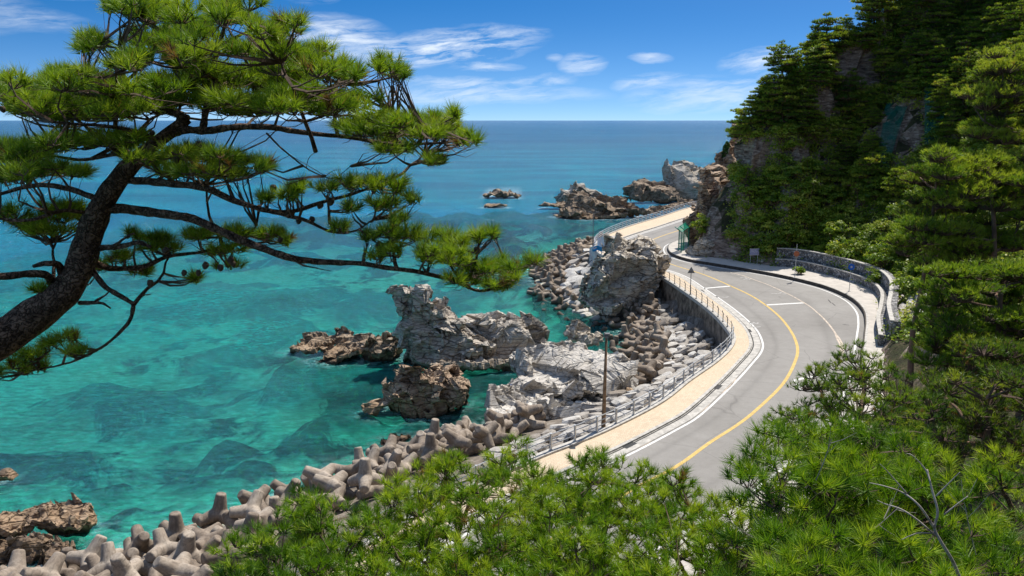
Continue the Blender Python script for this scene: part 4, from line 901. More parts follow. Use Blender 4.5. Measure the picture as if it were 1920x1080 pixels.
def leaves(Pos, Nrm, size, r, tint):
    n = len(Pos); D, A, B = basis(Nrm+r.normal(0, .6, (n, 3))); ph = r.uniform(0, 6.28, n)
    U = A*np.cos(ph)[:, None]+B*np.sin(ph)[:, None]; W = np.cross(D, U); s = (size*r.uniform(.6, 1.3, n))[:, None]
    V = np.stack([Pos-U*s, Pos+W*s*.55, Pos+U*s, Pos-W*s*.55], 1).reshape(-1, 3); return V, np.arange(n*4).reshape(n, 4), np.clip(tint+r.normal(0, .12, n), 0, .93)
def joinq(parts):
    V = np.concatenate([p[0] for p in parts]); o = np.cumsum([0]+[len(p[0]) for p in parts[:-1]]); Fq = np.concatenate([p[1]+k for p, k in zip(parts, o)]); return V, Fq, np.concatenate([p[2] for p in parts])
def tri_tubes(segs, k=3):
    """many thin curved twigs in one go: segs = list of (p0, p1, r0, r1, sag)"""
    P0 = np.array([s[0] for s in segs]); P1 = np.array([s[1] for s in segs]); R0 = np.array([s[2] for s in segs]); R1 = np.array([s[3] for s in segs]); sag = np.array([s[4] for s in segs])
    D, A, B = basis(P1-P0+1e-6); Ln = np.linalg.norm(P1-P0, axis=1); V = []
    for t in (0, .5, 1):
        c = P0+(P1-P0)*t; c[:, 2] -= sag*Ln*math.sin(t*math.pi); rr = R0+(R1-R0)*t
        V.append(np.stack([c+(A*math.cos(a)+B*math.sin(a))*rr[:, None] for a in np.arange(k)*2*math.pi/k], 1))
    V = np.stack(V, 1); n = len(segs); idx = np.arange(n*3*k).reshape(n, 3, k)
    Fq = np.stack([np.stack([idx[:, i, j], idx[:, i, (j+1) % k], idx[:, i+1, (j+1) % k], idx[:, i+1, j]], 1) for i in (0, 1) for j in range(k)], 1).reshape(-1, 4)
    return V.reshape(-1, 3), Fq
def wiggle(a, b, r, n=6, amp=.08, sag=0.0):
    t = np.linspace(0, 1, n)[:, None]; L = np.linalg.norm(b-a); p = a+(b-a)*t+np.cumsum(r.normal(0, amp*L/n, (n, 3)), 0)*np.sin(t*math.pi); p[:, 2] -= sag*L*np.sin(t[:, 0]*math.pi); return p
def pine(label, trunk, trad, branches, pads, r, L=.11, K=40, wd=.004, mat='needle', group=None, dens=1.0, limbs=True, tuft_px=None, tint0=.5, bark='bark', twig_r=.004, cones=0, dead=0, name='pine_tree', depthk=.8, nlimb=6, limb_r=None, under=.25, spread=(12, 72), cat='pine tree'):
    """trunk: points; branches: list of (points, r0, r1); pads: (centre, a, b, h) in metres"""
    root = empty(name, trunk[0], label, cat, group); ro_ = np.array(root.location)
    V, Fc = tube(catmull(trunk, 6), np.interp(np.linspace(0, 1, (len(trunk)-1)*6+1), np.linspace(0, 1, len(trad)), trad), 14)
    V = V+(V-np.repeat(catmull(trunk, 6), 14, 0))*(.16*fbm(V, max(trad)*1.0, 3, 4))[:, None]
    link('trunk', mesh_data('trunk', V-ro_, Fc, [M[bark]], True), root)
    sk = [catmull(trunk, 6)[len(trunk)*2:]]
    for i, (pts, r0, r1) in enumerate(branches):
        r0, r1 = r0*.66, r1*.8; c = catmull(pts, 6); c = c+np.stack([vnoise(c, r0*6, 9+i*3+j) for j in range(3)], 1)*r0*.55*np.linspace(0, 1, len(c))[:, None]
        V, Fc = tube(c, np.linspace(r0, r1, len(c)), 9); V = V+(V-np.repeat(c, 9, 0))*(.22*fbm(V, r0*1.5, 3, 7))[:, None]
        link('branch', mesh_data('branch', V-ro_, Fc, [M[bark]], True), root); sk.append(c)
    SK = np.concatenate(sk); segs = []; parts = []; padC = np.array([p[0] for p in pads])
    if limbs:       # group the pads into limbs that leave the trunk
        k = min(nlimb, len(pads)); cc = padC[r.choice(len(pads), k, False)].copy()
        for _ in range(6):
            a = np.argmin(((padC[:, None]-cc[None])**2).sum(2), 1); cc = np.array([padC[a == i].mean(0) if (a == i).any() else cc[i] for i in range(k)])
        for i in range(k):
            if not (a == i).any(): continue
            tgt = cc[i]+np.array([0, 0, -.3*np.mean([p[3] for p in pads])]); d = np.linalg.norm(SK-tgt, axis=1)+np.maximum(SK[:, 2]-tgt[2]+.3, 0)*2; s = SK[int(np.argmin(d))]
            c = wiggle(s, tgt, r, 7, .14, .03); rr = limb_r or max(trad)*.34
            V, Fc = tube(c, np.linspace(rr, rr*.4, 7), 7); link('branch', mesh_data('branch', V-ro_, Fc, [M[bark]], True), root); sk.append(c)
        SK = np.concatenate(sk)
    for pd in pads:
        c, a, b, h = pd[:4]; dt_ = pd[4] if len(pd) > 4 else 0
        base = c+np.array([0, 0, -h*.7]); d = np.linalg.norm(SK-base, axis=1)+np.maximum(SK[:, 2]-base[2], 0); s = SK[int(np.argmin(d))]
        st_ = wiggle(s, base, r, 4, .15, .04)
        for i in range(3): segs.append((st_[i], st_[i+1], twig_r*(4.2-i), twig_r*(3.2-i), 0))
        n = max(3, int(dens*a*b*3.1/(L*L*1.1))+1)
        u = r.uniform(0, 1, n)**.5; ph = r.uniform(0, 6.28, n); x, y = np.cos(ph)*u, np.sin(ph)*u
        zz = np.sqrt(np.maximum(0, 1-u*u))*r.uniform(-.35, 1.0, n)
        pos = c+np.c_[x*a, y*b, zz*h]; dr = np.c_[x*.75, y*.75, .75+0*x]+r.normal(0, .28, (n, 3))
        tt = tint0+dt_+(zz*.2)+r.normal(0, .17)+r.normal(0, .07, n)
        parts.append(tufts(pos, dr, L*r.uniform(.75, 1.15, n), K, wd, r, tt, spread))
        sub = base+(pos-base)*r.uniform(.0, .35, (n, 1))*[1, 1, .3]
        for q in range(n): segs.append((sub[q], pos[q], twig_r*1.7, twig_r*.9, .06))
        for q in range(dead):
            e = base+np.array([r.uniform(-1, 1)*a*1.3, r.uniform(-1, 1)*b, -r.uniform(.1, 1.2)*h]); segs.append((st_[r.integers(4)], e, twig_r*1.3, twig_r*.4, r.uniform(-.2, .2)))
    V, Fq = tri_tubes(segs); o = link('twigs', mesh_data('twigs', V-ro_, Fq, [M['twig']]), root); o['kind'] = 'stuff'
    V, Fq, t = joinq(parts); link('crown', mesh_data('crown', V-ro_, Fq, [M[mat]], attr={'tint': ('FACE', t)}), root)
    return root
def pxpad(px, py, rx, ry, Y, dk=.8):
    c = at(px, py, Y); k = Y*1.02/F; return (c, rx*k, (rx*.6+ry*.4)*k*dk, ry*k)
r = np.random.default_rng(99)
# ---------------------------------------------------------------- the leaning pine over the water, upper left
Y0 = 6.4
def tr(l, dy=0.0): return np.array([at(a[0], a[1], (a[2] if len(a) > 2 else Y0)+dy) for a in l])
trunk = tr([(-330, 900, 5.2), (-180, 770, 5.7), (-60, 672, 6.0), (40, 612, 6.2), (110, 560, 6.3), (148, 505, 6.35), (165, 450, 6.4), (190, 385, 6.4), (230, 325, 6.4), (275, 283, 6.4), (318, 250, 6.4), (352, 222, 6.45)])
trad = [.2, .18, .16, .148, .128, .108, .10, .085, .074, .062, .052, .042]
br = [ # points, start radius, end radius
 (tr([(318, 252), (350, 243), (385, 245), (430, 240, 6.3), (500, 236, 6.3), (580, 250, 6.3), (660, 260, 6.4), (740, 270, 6.4), (830, 268, 6.5)]), .055, .012),
 (tr([(380, 245), (388, 200), (404, 150), (404, 105), (430, 78, 6.5), (485, 50, 6.5)]), .045, .010),
 (tr([(404, 108), (418, 60), (425, 10), (428, -60)]), .025, .010),
 (tr([(404, 150), (370, 128, 6.3), (310, 125, 6.2), (250, 100, 6.2), (200, 72, 6.2)]), .022, .007),
 (tr([(352, 222), (300, 205, 6.5), (230, 190, 6.6), (150, 175, 6.6), (60, 165, 6.7), (-30, 150, 6.7)]), .045, .010),
 (tr([(225, 335), (270, 340), (330, 345, 6.2), (385, 350, 6.1), (440, 376, 6.1), (500, 395, 6.1), (560, 393, 6.2), (640, 368, 6.3), (710, 352, 6.4)]), .055, .012),
 (tr([(500, 395, 6.1), (570, 412, 6.1), (620, 434, 6.2), (660, 434, 6.2), (700, 412, 6.3)]), .025, .007),
 (tr([(195, 392), (240, 392), (300, 400, 6.3), (360, 410, 6.2), (420, 435, 6.1), (480, 462, 6.1), (545, 482, 6.1), (600, 490, 6.2), (680, 494, 6.2), (760, 505, 6.2), (840, 522, 6.3), (900, 545, 6.4), (960, 528, 6.5)]), .062, .012),
 (tr([(170, 490), (205, 503, 6.5), (262, 502, 6.6), (312, 482, 6.7), (370, 474, 6.8), (440, 460, 6.9)]), .045, .012),
 (tr([(172, 505), (200, 540, 6.3), (238, 562, 6.2), (250, 575, 6.2), (238, 608, 6.2), (190, 652, 6.3), (130, 680, 6.4), (40, 700, 6.5)]), .036, .008),
 (tr([(250, 572, 6.2), (268, 555, 6.2), (283, 552, 6.2)]), .012, .005),
 (tr([(110, 560), (100, 535), (85, 515, 6.2), (50, 513, 6.1), (0, 516, 6.0), (-60, 512, 5.9)]), .055, .030),
 (tr([(120, 540), (112, 500, 6.3), (88, 495, 6.2), (62, 500, 6.2)]), .05, .02),
 (tr([(180, 372), (120, 352, 6.5), (60, 348, 6.6), (0, 365, 6.6), (-60, 372, 6.7)]), .040, .012),
 (tr([(170, 400), (120, 395, 6.2), (60, 412, 6.1), (10, 412, 6.1), (-40, 404, 6.0)]), .028, .010),
 (tr([(190, 465), (225, 462, 6.3), (260, 455, 6.2), (282, 462, 6.2)]), .04, .016),
 (tr([(215, 462, 6.3), (235, 445, 6.2), (252, 438, 6.2)]), .016, .008),
 (tr([(150, 568), (175, 568, 6.2), (195, 570, 6.2), (206, 578, 6.1)]), .030, .008), (tr([(176, 567, 6.2), (195, 555, 6.2), (205, 546, 6.1)]), .018, .006),
 (tr([(548, 482, 6.1), (565, 496, 6.1), (590, 502, 6.1), (621, 508, 6.1)]), .016, .003),
 (tr([(500, 250, 6.3), (530, 280, 6.2), (575, 315, 6.2), (610, 332, 6.1), (630, 332, 6.1), (658, 312, 6.1)]), .012, .003),
 (tr([(574, 314, 6.2), (580, 295, 6.2), (592, 285, 6.1)]), .005, .002), (tr([(610, 330, 6.1), (625, 320, 6.1), (640, 318, 6.1)]), .004, .002),
 (tr([(250, 300), (215, 290, 6.7), (150, 300, 6.9), (80, 290, 7.0), (0, 300, 7.0)]), .03, .01),
 (tr([(300, 265), (250, 245, 6.1), (180, 235, 6.0), (100, 230, 5.9)]), .03, .01),
]
PADS = [(60, 190, 80, 36), (150, 175, 75, 34), (10, 165, 50, 34), (120, 140, 45, 16), (220, 170, 70, 34), (270, 185, 80, 34), (235, 112, 60, 26), (185, 78, 40, 16), (170, 88, 30, 14), (290, 70, 60, 30), (300, 22, 80, 30), (225, 8, 40, 20), (370, 55, 55, 36), (440, 22, 70, 34), (505, 58, 50, 28), (540, 50, 26, 18), (470, 90, 60, 26), (350, 105, 70, 30),
 (400, 150, 90, 38), (490, 140, 90, 40), (590, 130, 70, 30), (560, 100, 60, 18), (640, 140, 45, 22), (720, 120, 34, 22), (745, 140, 20, 14), (560, 190, 100, 34), (650, 195, 70, 26), (700, 235, 80, 26), (770, 235, 70, 28), (830, 250, 55, 22), (875, 262, 30, 16), (850, 220, 14, 16), (740, 275, 50, 14), (820, 300, 20, 9), (450, 200, 90, 26), (340, 170, 90, 34), (110, 215, 100, 24), (200, 215, 90, 22),
 (50, 290, 80, 26), (15, 285, 50, 24), (120, 265, 60, 16), (230, 265, 70, 20), (100, 320, 70, 14), (30, 330, 60, 18), (280, 300, 50, 16), (380, 290, 70, 18), (440, 300, 50, 16), (485, 312, 30, 18), (410, 325, 60, 12), (330, 320, 50, 12)]
PADS2 = [(20, 400, 40, 26, 6.6), (60, 420, 40, 16, 6.7), (110, 400, 60, 26, 6.8), (160, 400, 34, 24, 6.8), (90, 430, 50, 12, 6.7), (550, 352, 36, 14, 6.2), (530, 368, 30, 10, 6.1), (610, 350, 34, 14, 6.2), (660, 348, 34, 20, 6.3), (700, 345, 40, 24, 6.4), (745, 350, 30, 22, 6.4), (770, 372, 22, 14, 6.4), (720, 385, 40, 18, 6.4), (650, 390, 30, 10, 6.3), (640, 424, 28, 8, 6.2), (740, 410, 22, 8, 6.3), (500, 372, 22, 9, 6.1),
 (250, 440, 24, 8, 6.7), (300, 445, 44, 14, 6.8), (360, 440, 44, 14, 6.9), (430, 440, 44, 15, 6.9), (500, 440, 40, 14, 6.9), (540, 450, 18, 12, 6.9), (420, 470, 40, 10, 6.9), (220, 482, 36, 10, 6.6), (190, 500, 22, 10, 6.6), (300, 465, 40, 8, 6.8), (365, 522, 14, 5, 6.8), (430, 498, 26, 8, 6.9), (270, 510, 30, 8, 6.7), (75, 542, 14, 4, 6.4),
 (692, 442, 14, 10, 6.2), (718, 436, 20, 12, 6.2), (745, 440, 18, 10, 6.2), (712, 478, 26, 16, 6.2), (740, 468, 22, 14, 6.2), (790, 440, 36, 20, 6.3), (850, 448, 44, 20, 6.3), (900, 448, 20, 16, 6.4), (928, 440, 14, 12, 6.4), (795, 478, 46, 22, 6.2), (860, 485, 56, 26, 6.2), (905, 505, 50, 24, 6.3), (870, 525, 44, 16, 6.2), (950, 500, 34, 20, 6.4), (990, 488, 28, 11, 6.5), (970, 520, 24, 14, 6.4), (925, 535, 40, 10, 6.3),
 (135, 632, 24, 12, 6.4), (100, 645, 34, 16, 6.4), (60, 665, 36, 18, 6.5), (25, 688, 30, 18, 6.5), (70, 690, 34, 9, 6.4), (140, 660, 26, 8, 6.3), (-20, 700, 30, 16, 6.5)]
pads = []
for (px, py, rx, ry) in PADS:
    for k in range(10):
        pads.append(pxpad(px+r.uniform(-.6, .6)*rx, py+r.uniform(-.55, .5)*ry, rx*.48, ry*.5, Y0+r.uniform(-.9, 1.1)+(k-2.5)*.2, 1.1))
for (px, py, rx, ry, Y) in PADS2:
    for k in range(4): pads.append(pxpad(px+r.uniform(-.45, .45)*rx, py+r.uniform(-.35, .4)*ry, rx*.6, ry*.66, Y+r.uniform(-.3, .3), 1.1))
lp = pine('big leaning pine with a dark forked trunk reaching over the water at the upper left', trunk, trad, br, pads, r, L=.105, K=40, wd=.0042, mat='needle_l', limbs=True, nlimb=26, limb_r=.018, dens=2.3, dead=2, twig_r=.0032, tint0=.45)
# bare hanging twigs and cones
cm = MB(); V, Fc = chisel(5, 30, .9, 1.0, ICO2); cm.add(V*np.array([.022, .022, .03]), [tuple(f) for f in Fc]); cone_me = mesh_data('cone', np.concatenate(cm.V), cm.F, [M['cone']])
for (px, py) in [(190, 212), (372, 273), (397, 322), (285, 250), (512, 353), (542, 402), (560, 414), (585, 412), (620, 378), (600, 385), (372, 512), (385, 498), (345, 512), (310, 470), (282, 532), (413, 502), (437, 495), (432, 488), (240, 215), (155, 262), (525, 450), (5, 205), (560, 180), (330, 300), (895, 470), (710, 460)]:
    link('cone', cone_me, lp, np.array(at(px, py, Y0-.25))-np.array(lp.location), (r.uniform(-.5, .5), r.uniform(-.5, .5), 0), r.uniform(.8, 1.2))
# ---------------------------------------------------------------- generic filler of pads below an outline
def fill(poly, sp, Yf, rx, ry, r, jit=.25, dk=.9):
    """pads spread through a region of the view, Yf(px, py) gives their distance"""
    poly = np.array(poly, float); lo, hi = poly.min(0), poly.max(0); out = []
    ys = np.arange(lo[1]+ry*.5, hi[1], sp*.62)
    for i, y in enumerate(ys):
        for x in np.arange(lo[0]+(i % 2)*sp*.5, hi[0], sp):
            c = np.array([x+r.uniform(-jit, jit)*sp, y+r.uniform(-jit, jit)*sp])
            if inside(c[None], poly)[0]: s_ = r.uniform(.6, 1.25); out.append(pxpad(c[0], c[1], rx*s_, ry*s_, Yf(*c)*(1+r.uniform(-.09, .06)), dk))
    return out
def trunk_to(x, y, top, r, rad, lean=.3):
    g, _ = ground_at(x, y); z0 = g.z if g else 8.0
    b = np.array([x, y, z0-.3]); n = 7; t = np.linspace(0, 1, n)[:, None]; p = b+(top-b)*t; p[:, :2] += np.cumsum(r.normal(0, lean*.12*(top[2]-z0)/n*2, (n, 2)), 0)*np.sin(t*math.pi); return p
def mass_tree(label, polys, Yf, sp, rx, ry, seed, L=.115, K=34, wd=.0052, mat='needle', dens=1.7, tint0=.6, group='young pines in the foreground', trad=.09, foot=None, twig_r=.0035, under=True, **kw):
    r = np.random.default_rng(seed); pads = []
    for p in polys: pads += fill(p, sp, Yf, rx, ry, r)
    C = np.array([p[0] for p in pads]); m = C.mean(0); top = m+np.array([0, 0, np.percentile(C[:, 2], 60)-m[2]-.3])
    fx, fy = foot if foot else (m[0], m[1]+.2)
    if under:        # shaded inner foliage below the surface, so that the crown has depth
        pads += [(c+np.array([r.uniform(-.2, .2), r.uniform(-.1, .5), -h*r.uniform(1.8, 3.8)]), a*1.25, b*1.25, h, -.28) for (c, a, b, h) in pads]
    tp = trunk_to(fx, fy, top, r, trad); return pine(label, tp, [trad*1.25, trad, trad*.8, trad*.5], [], pads, r, L=L, K=K, wd=wd, mat=mat, dens=dens, tint0=tint0, group=group, twig_r=twig_r, **kw)
yb = lambda x, y: float(np.interp(y, [800, 900, 1000, 1100], [10.5, 8.6, 7.2, 6.2]))
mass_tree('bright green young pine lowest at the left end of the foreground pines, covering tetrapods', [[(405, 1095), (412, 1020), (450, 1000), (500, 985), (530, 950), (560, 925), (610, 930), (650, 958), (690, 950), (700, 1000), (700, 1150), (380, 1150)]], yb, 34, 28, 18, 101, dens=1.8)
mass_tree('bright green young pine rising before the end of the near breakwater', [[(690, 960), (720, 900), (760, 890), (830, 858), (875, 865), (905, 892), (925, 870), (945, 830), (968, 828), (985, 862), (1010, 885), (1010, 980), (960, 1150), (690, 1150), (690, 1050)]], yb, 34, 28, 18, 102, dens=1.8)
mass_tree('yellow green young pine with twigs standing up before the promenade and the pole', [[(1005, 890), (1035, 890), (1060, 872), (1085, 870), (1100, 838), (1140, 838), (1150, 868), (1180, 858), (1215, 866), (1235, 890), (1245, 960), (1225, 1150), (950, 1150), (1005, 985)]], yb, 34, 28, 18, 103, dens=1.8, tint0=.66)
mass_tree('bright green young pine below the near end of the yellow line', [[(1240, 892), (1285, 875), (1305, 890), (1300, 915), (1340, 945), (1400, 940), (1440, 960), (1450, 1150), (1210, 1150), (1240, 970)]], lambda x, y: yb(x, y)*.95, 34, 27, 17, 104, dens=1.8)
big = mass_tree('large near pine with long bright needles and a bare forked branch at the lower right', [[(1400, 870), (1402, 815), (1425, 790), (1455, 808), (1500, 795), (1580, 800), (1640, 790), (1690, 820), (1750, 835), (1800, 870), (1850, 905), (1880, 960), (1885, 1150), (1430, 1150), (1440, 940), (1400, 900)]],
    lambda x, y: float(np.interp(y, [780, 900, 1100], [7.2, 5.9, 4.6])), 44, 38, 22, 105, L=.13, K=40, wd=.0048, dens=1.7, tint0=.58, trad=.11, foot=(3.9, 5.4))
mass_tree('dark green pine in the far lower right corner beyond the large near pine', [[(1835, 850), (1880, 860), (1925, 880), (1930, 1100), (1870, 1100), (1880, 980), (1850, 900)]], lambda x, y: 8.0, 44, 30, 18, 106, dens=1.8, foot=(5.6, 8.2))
mass_tree('darker pine standing by the road edge with single twigs against the asphalt', [[(1490, 700), (1500, 672), (1540, 690), (1590, 640), (1612, 628), (1640, 660), (1700, 690), (1740, 720), (1750, 800), (1700, 850), (1600, 840), (1500, 840), (1470, 830), (1455, 770), (1520, 760), (1510, 715)]],
    lambda x, y: float(np.interp(y, [640, 840], [17, 12.5])), 30, 22, 12, 107, L=.12, K=22, wd=.008, mat='needle_mid', dens=1.3, tint0=.42, trad=.12, foot=(5.8, 13.0), twig_r=.006)
# bare forked branch that lies over the big near pine
bb = [([(1800, 1085, 4.6), (1785, 1050, 4.55), (1762, 1012, 4.5), (1752, 990, 4.5), (1758, 960, 4.5), (1748, 920, 4.55), (1738, 880, 4.6), (1722, 900, 4.6)][:7], .011, .005),
      ([(1752, 990, 4.5), (1725, 950, 4.45), (1695, 925, 4.5), (1660, 912, 4.5), (1630, 905, 4.55)], .007, .002), ([(1755, 1005, 4.5), (1720, 975, 4.4), (1690, 955, 4.4), (1660, 945, 4.45), (1645, 938, 4.5)], .006, .002),
      ([(1770, 965, 4.5), (1795, 945, 4.5), (1815, 930, 4.5)], .005, .002), ([(1755, 930, 4.5), (1780, 905, 4.5), (1800, 885, 4.5)], .005, .002), ([(1745, 905, 4.55), (1735, 880, 4.6), (1712, 855, 4.6), (1700, 850, 4.6)], .005, .002),
      ([(1750, 1000, 4.5), (1720, 1000, 4.4), (1690, 1012, 4.4), (1740, 1008, 4.4)][:3], .005, .002), ([(1700, 925, 4.5), (1665, 885, 4.5), (1650, 870, 4.5)], .004, .0015)]
for pts, a, b in bb:
    c = catmull(tr(pts, -.28), 6); V, Fc = tube(c, np.linspace(a, b, len(c)), 7); o = link('bare_branch', mesh_data('bare_branch', V-np.array(big.location), Fc, [M['deadwood']], True), big)
# ---------------------------------------------------------------- soft pines of the right hand slope
def layer(x0, x1, y0, y1, Y, n, r, rx=34, ry=15, droop=-.16):
    out = []
    for _ in range(n):
        x = r.uniform(x0, x1); y = r.uniform(y0, y1)+(x1-x)*droop*-.3; out.append(pxpad(x, y, rx*r.uniform(.7, 1.3), ry*r.uniform(.7, 1.3), Y+r.uniform(-2.0, 2.0), 1.3))
    return out
def slope_pine(label, layers, foot, seed, Y, mat='needle_mid', tint0=.68, trad=.2, L=.20, K=16, wd=.02, dens=1.5):
    r = np.random.default_rng(seed); pads = []
    for l in layers: pads += layer(*l[:4], Y+(l[5] if len(l) > 5 else 0), l[4], r)
    C = np.array([p[0] for p in pads]); top = np.array([C[:, 0].mean()*.4+foot[0]*.6, C[:, 1].mean()*.4+foot[1]*.6, C[:, 2].max()-.6])
    return pine(label, trunk_to(foot[0], foot[1], top, r, trad), [trad, trad*.8, trad*.5, trad*.3], [], pads, r, L=L, K=K, wd=wd, mat=mat, dens=dens, tint0=tint0, group='pines on the near right slope', twig_r=.012, bark='farbark', nlimb=9, spread=(10, 65))
slope_pine('tall pine at the right edge with yellow green branches highest in the group', [(1815, 1935, 125, 175, 16), (1830, 1935, 180, 205, 8), (1825, 1940, 225, 262, 14), (1860, 1960, 90, 125, 9), (1940, 2080, 60, 260, 20)], (23.5, 35), 201, 37)
slope_pine('pine with long drooping yellow green branches left of the tallest one', [(1755, 1940, 280, 335, 32), (1730, 1940, 350, 385, 14), (1685, 1940, 405, 460, 40), (1780, 1940, 330, 350, 10), (1720, 1840, 465, 490, 10)], (18.5, 31), 202, 33)
slope_pine('broad dense pine below the drooping one beside the stone slope', [(1755, 1940, 495, 560, 36), (1735, 1940, 570, 625, 36), (1740, 1940, 630, 690, 32), (1760, 1940, 690, 730, 14)], (16.0, 25), 203, 27, tint0=.5)
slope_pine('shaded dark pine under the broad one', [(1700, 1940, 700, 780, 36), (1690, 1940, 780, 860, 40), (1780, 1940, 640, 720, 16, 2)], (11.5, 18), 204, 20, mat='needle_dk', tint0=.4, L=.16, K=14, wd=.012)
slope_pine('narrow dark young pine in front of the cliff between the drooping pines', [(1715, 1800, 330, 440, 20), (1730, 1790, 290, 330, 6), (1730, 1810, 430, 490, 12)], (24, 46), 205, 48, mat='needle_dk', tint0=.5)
# ---------------------------------------------------------------- forest of the cliff: prototypes, then copies
def far_pine(seed, H, W, nl, mat, npad=4, L=.36, K=12, wd=.07, dens=1.35, first=.16, label='', open_=False):
    r = np.random.default_rng(seed); top = np.array([r.uniform(-.5, .5), r.uniform(-.5, .5), H])
    n = 7; t = np.linspace(0, 1, n)[:, None]; tp = t*top; tp[:, :2] += np.cumsum(r.normal(0, .12, (n, 2)), 0); pads = []
    for i in range(nl):
        f = first+(1-first)*(i/(nl-1)); w_ = W*(math.sqrt(max(0, 1-f*f*.8)))*r.uniform(.75, 1.15); c0 = np.array([np.interp(f, t[:, 0], tp[:, k]) for k in range(3)]); a0 = r.uniform(0, 6.28)
        for k in range(npad if f < .9 else 1):
            a = a0+k*6.28/npad+r.uniform(-.4, .4); d = w_*r.uniform(.45, .8) if f < .9 else 0
            pads.append((c0+np.array([math.cos(a)*d, math.sin(a)*d, r.uniform(-.25, .25)]), w_*.48, w_*.42, .16+w_*.07))
    tr_ = [H*.022, H*.018, H*.012, H*.006]
    o = pine(label, tp, tr_, [], pads, r, L=L, K=K, wd=wd, mat=mat, dens=dens, tint0=.45, bark='farbark', twig_r=.018, nlimb=5, spread=(20, 80)); return o
FP = [far_pine(301, 6.0, 3.0, 8, 'needle_far'), far_pine(302, 6.0, 3.2, 6, 'needle_far', 5), far_pine(303, 8.0, 3.2, 8, 'needle_far', 4, first=.4), far_pine(304, 5.0, 2.6, 6, 'needle_mid', 4, L=.3), far_pine(305, 7.0, 2.6, 9, 'needle_dk', 4, first=.2)]
def shrub(seed, R, H, mat, n=1100, sz=.15):
    r = np.random.default_rng(seed); nc = 14; parts = []; segs = []
    for c in range(nc):
        a, d = r.uniform(0, 6.28), R*r.uniform(0, .8); z = H*r.uniform(.25, .85)*(1-.4*(d/R)); cc = np.array([math.cos(a)*d, math.sin(a)*d, z]); rr = R*r.uniform(.28, .45)
        D = r.normal(size=(n//nc, 3)); D /= np.linalg.norm(D, axis=1)[:, None]; D[:, 2] = np.abs(D[:, 2])*.8+D[:, 2]*.2; pos = cc+D*rr*r.uniform(.7, 1.05, (len(D), 1))*[1, 1, .75]
        parts.append(leaves(pos, D+[0, 0, .5], sz, r, .45+r.normal(0, .14)+D[:, 2]*.1)); segs.append((np.array([0, 0, -.3]), cc, .05, .02, .02))
    root = empty('shrub', (0, 0, 0), '', 'shrub'); V, Fq = tri_tubes(segs, 4); link('stems', mesh_data('stems', V, Fq, [M['farbark']]), root)
    V, Fq, t = joinq(parts); link('foliage', mesh_data('foliage', V, Fq, [M[mat]], attr={'tint': ('FACE', t)}), root); return root
SH = [shrub(401, 1.7, 2.1, 'leaf_shrub'), shrub(402, 1.3, 1.5, 'leaf_shrub2'), shrub(403, 2.0, 2.8, 'leaf_shrub'), shrub(404, 1.0, 1.1, 'leaf_shrub2', 800, .12), shrub(405, 1.5, 3.2, 'leaf_shrub', 1200, .13)]
BARE = [(1605, 130, 55, 42), (1690, 245, 52, 56), (1560, 190, 42, 28), (1418, 290, 34, 32), (1345, 370, 34, 90), (1375, 275, 20, 40), (1345, 472, 56, 20), (1745, 195, 20, 28), (1345, 430, 26, 36), (1500, 290, 22, 14), (1320, 465, 30, 14)]      # exposed rock faces
def put(proto, p, s, rz, first=set()):
    o = copy_tree(proto); o.location = p; o.scale = (s, s, s*1.0); o.rotation_euler = (random.uniform(-.08, .08), random.uniform(-.08, .08), rz); return o
def side_word(px, py):
    v = 'high on the cliff' if py < 120 else 'midway up the cliff' if py < 250 else 'on the lower cliff' if py < 380 else 'just above the footway'
    return v
def world_px(p):
    d = np.array(p)-np.array([0, 0, CAMZ]); f = d[1]*ct-d[2]*st; return 960+F*d[0]/f, 540-F*(d[1]*st+d[2]*ct)/f
LM = [((1370, 240), 'the seaward tip of the ridge'), ((1410, 300), 'the brown rock face by the tip'), ((1605, 130), 'the high rock face'), ((1690, 245), 'the netted rock face'), ((1413, 470), 'the information board'), ((1500, 480), 'the gabion wall'), ((1600, 500), 'the blue sign'), ((1345, 430), 'the rust-streaked nose'), ((1560, 190), 'the small rock face'), ((1800, 60), 'the upper right trunks'), ((1490, 130), 'the middle of the skyline'), ((1620, 20), 'the top of the skyline'), ((1500, 330), 'the tangled middle slope'), ((1600, 380), 'the shady hollow'), ((1750, 300), 'the drooping pine'), ((1450, 400), 'the leafy lower slope')]
def nearest_lm(px, py):
    return sorted(LM, key=lambda l: (l[0][0]-px)**2+(l[0][1]-py)**2)[0]
PLACED = []
def scatter(n, kind, reg, seed, mind):
    r = np.random.default_rng(seed); k = 0; tries = 0
    while k < n and tries < n*60:
        tries += 1; px, py = r.uniform(reg[0], reg[2]), r.uniform(reg[1], reg[3]); g, nrm = px_ground(px, py)
        if g is None or g.y > 185 or g.y < 42: continue
        ex = 42 if kind == 'pine' else 14
        if any(((px-b[0])/b[2])**2+((py-b[1]-ex/2)/(b[3]+ex/2))**2 < 1 for b in BARE): continue
        if 1435 < px < 1690 and py > 460 and toe_d(g.x, g.y) < 3.0: continue
        if toe_d(g.x, g.y) < (1.2 if kind == 'shrub' else 3): continue
        if any((g-q).length < mind for q, kk in PLACED if kk == kind): continue
        PLACED.append((g.copy(), kind)); k += 1
        if kind == 'pine': pr = FP[r.integers(5)]; s = r.uniform(.5, .85)
        else: pr = SH[r.integers(5)]; s = r.uniform(.7, 1.25)
        o = put(pr, g-Vector((0, 0, .25)), s, r.uniform(0, 6.28)); X, Yp = world_px((g.x, g.y, g.z+2)); TREES.append((o, kind, X, Yp, s))
TREES = []
scatter(215, 'pine', (1370, -60, 1925, 260), 501, 2.3)
scatter(30, 'pine', (1560, 240, 1925, 380), 502, 4.2)
scatter(100, 'shrub', (1330, 60, 1900, 300), 503, 2.0)
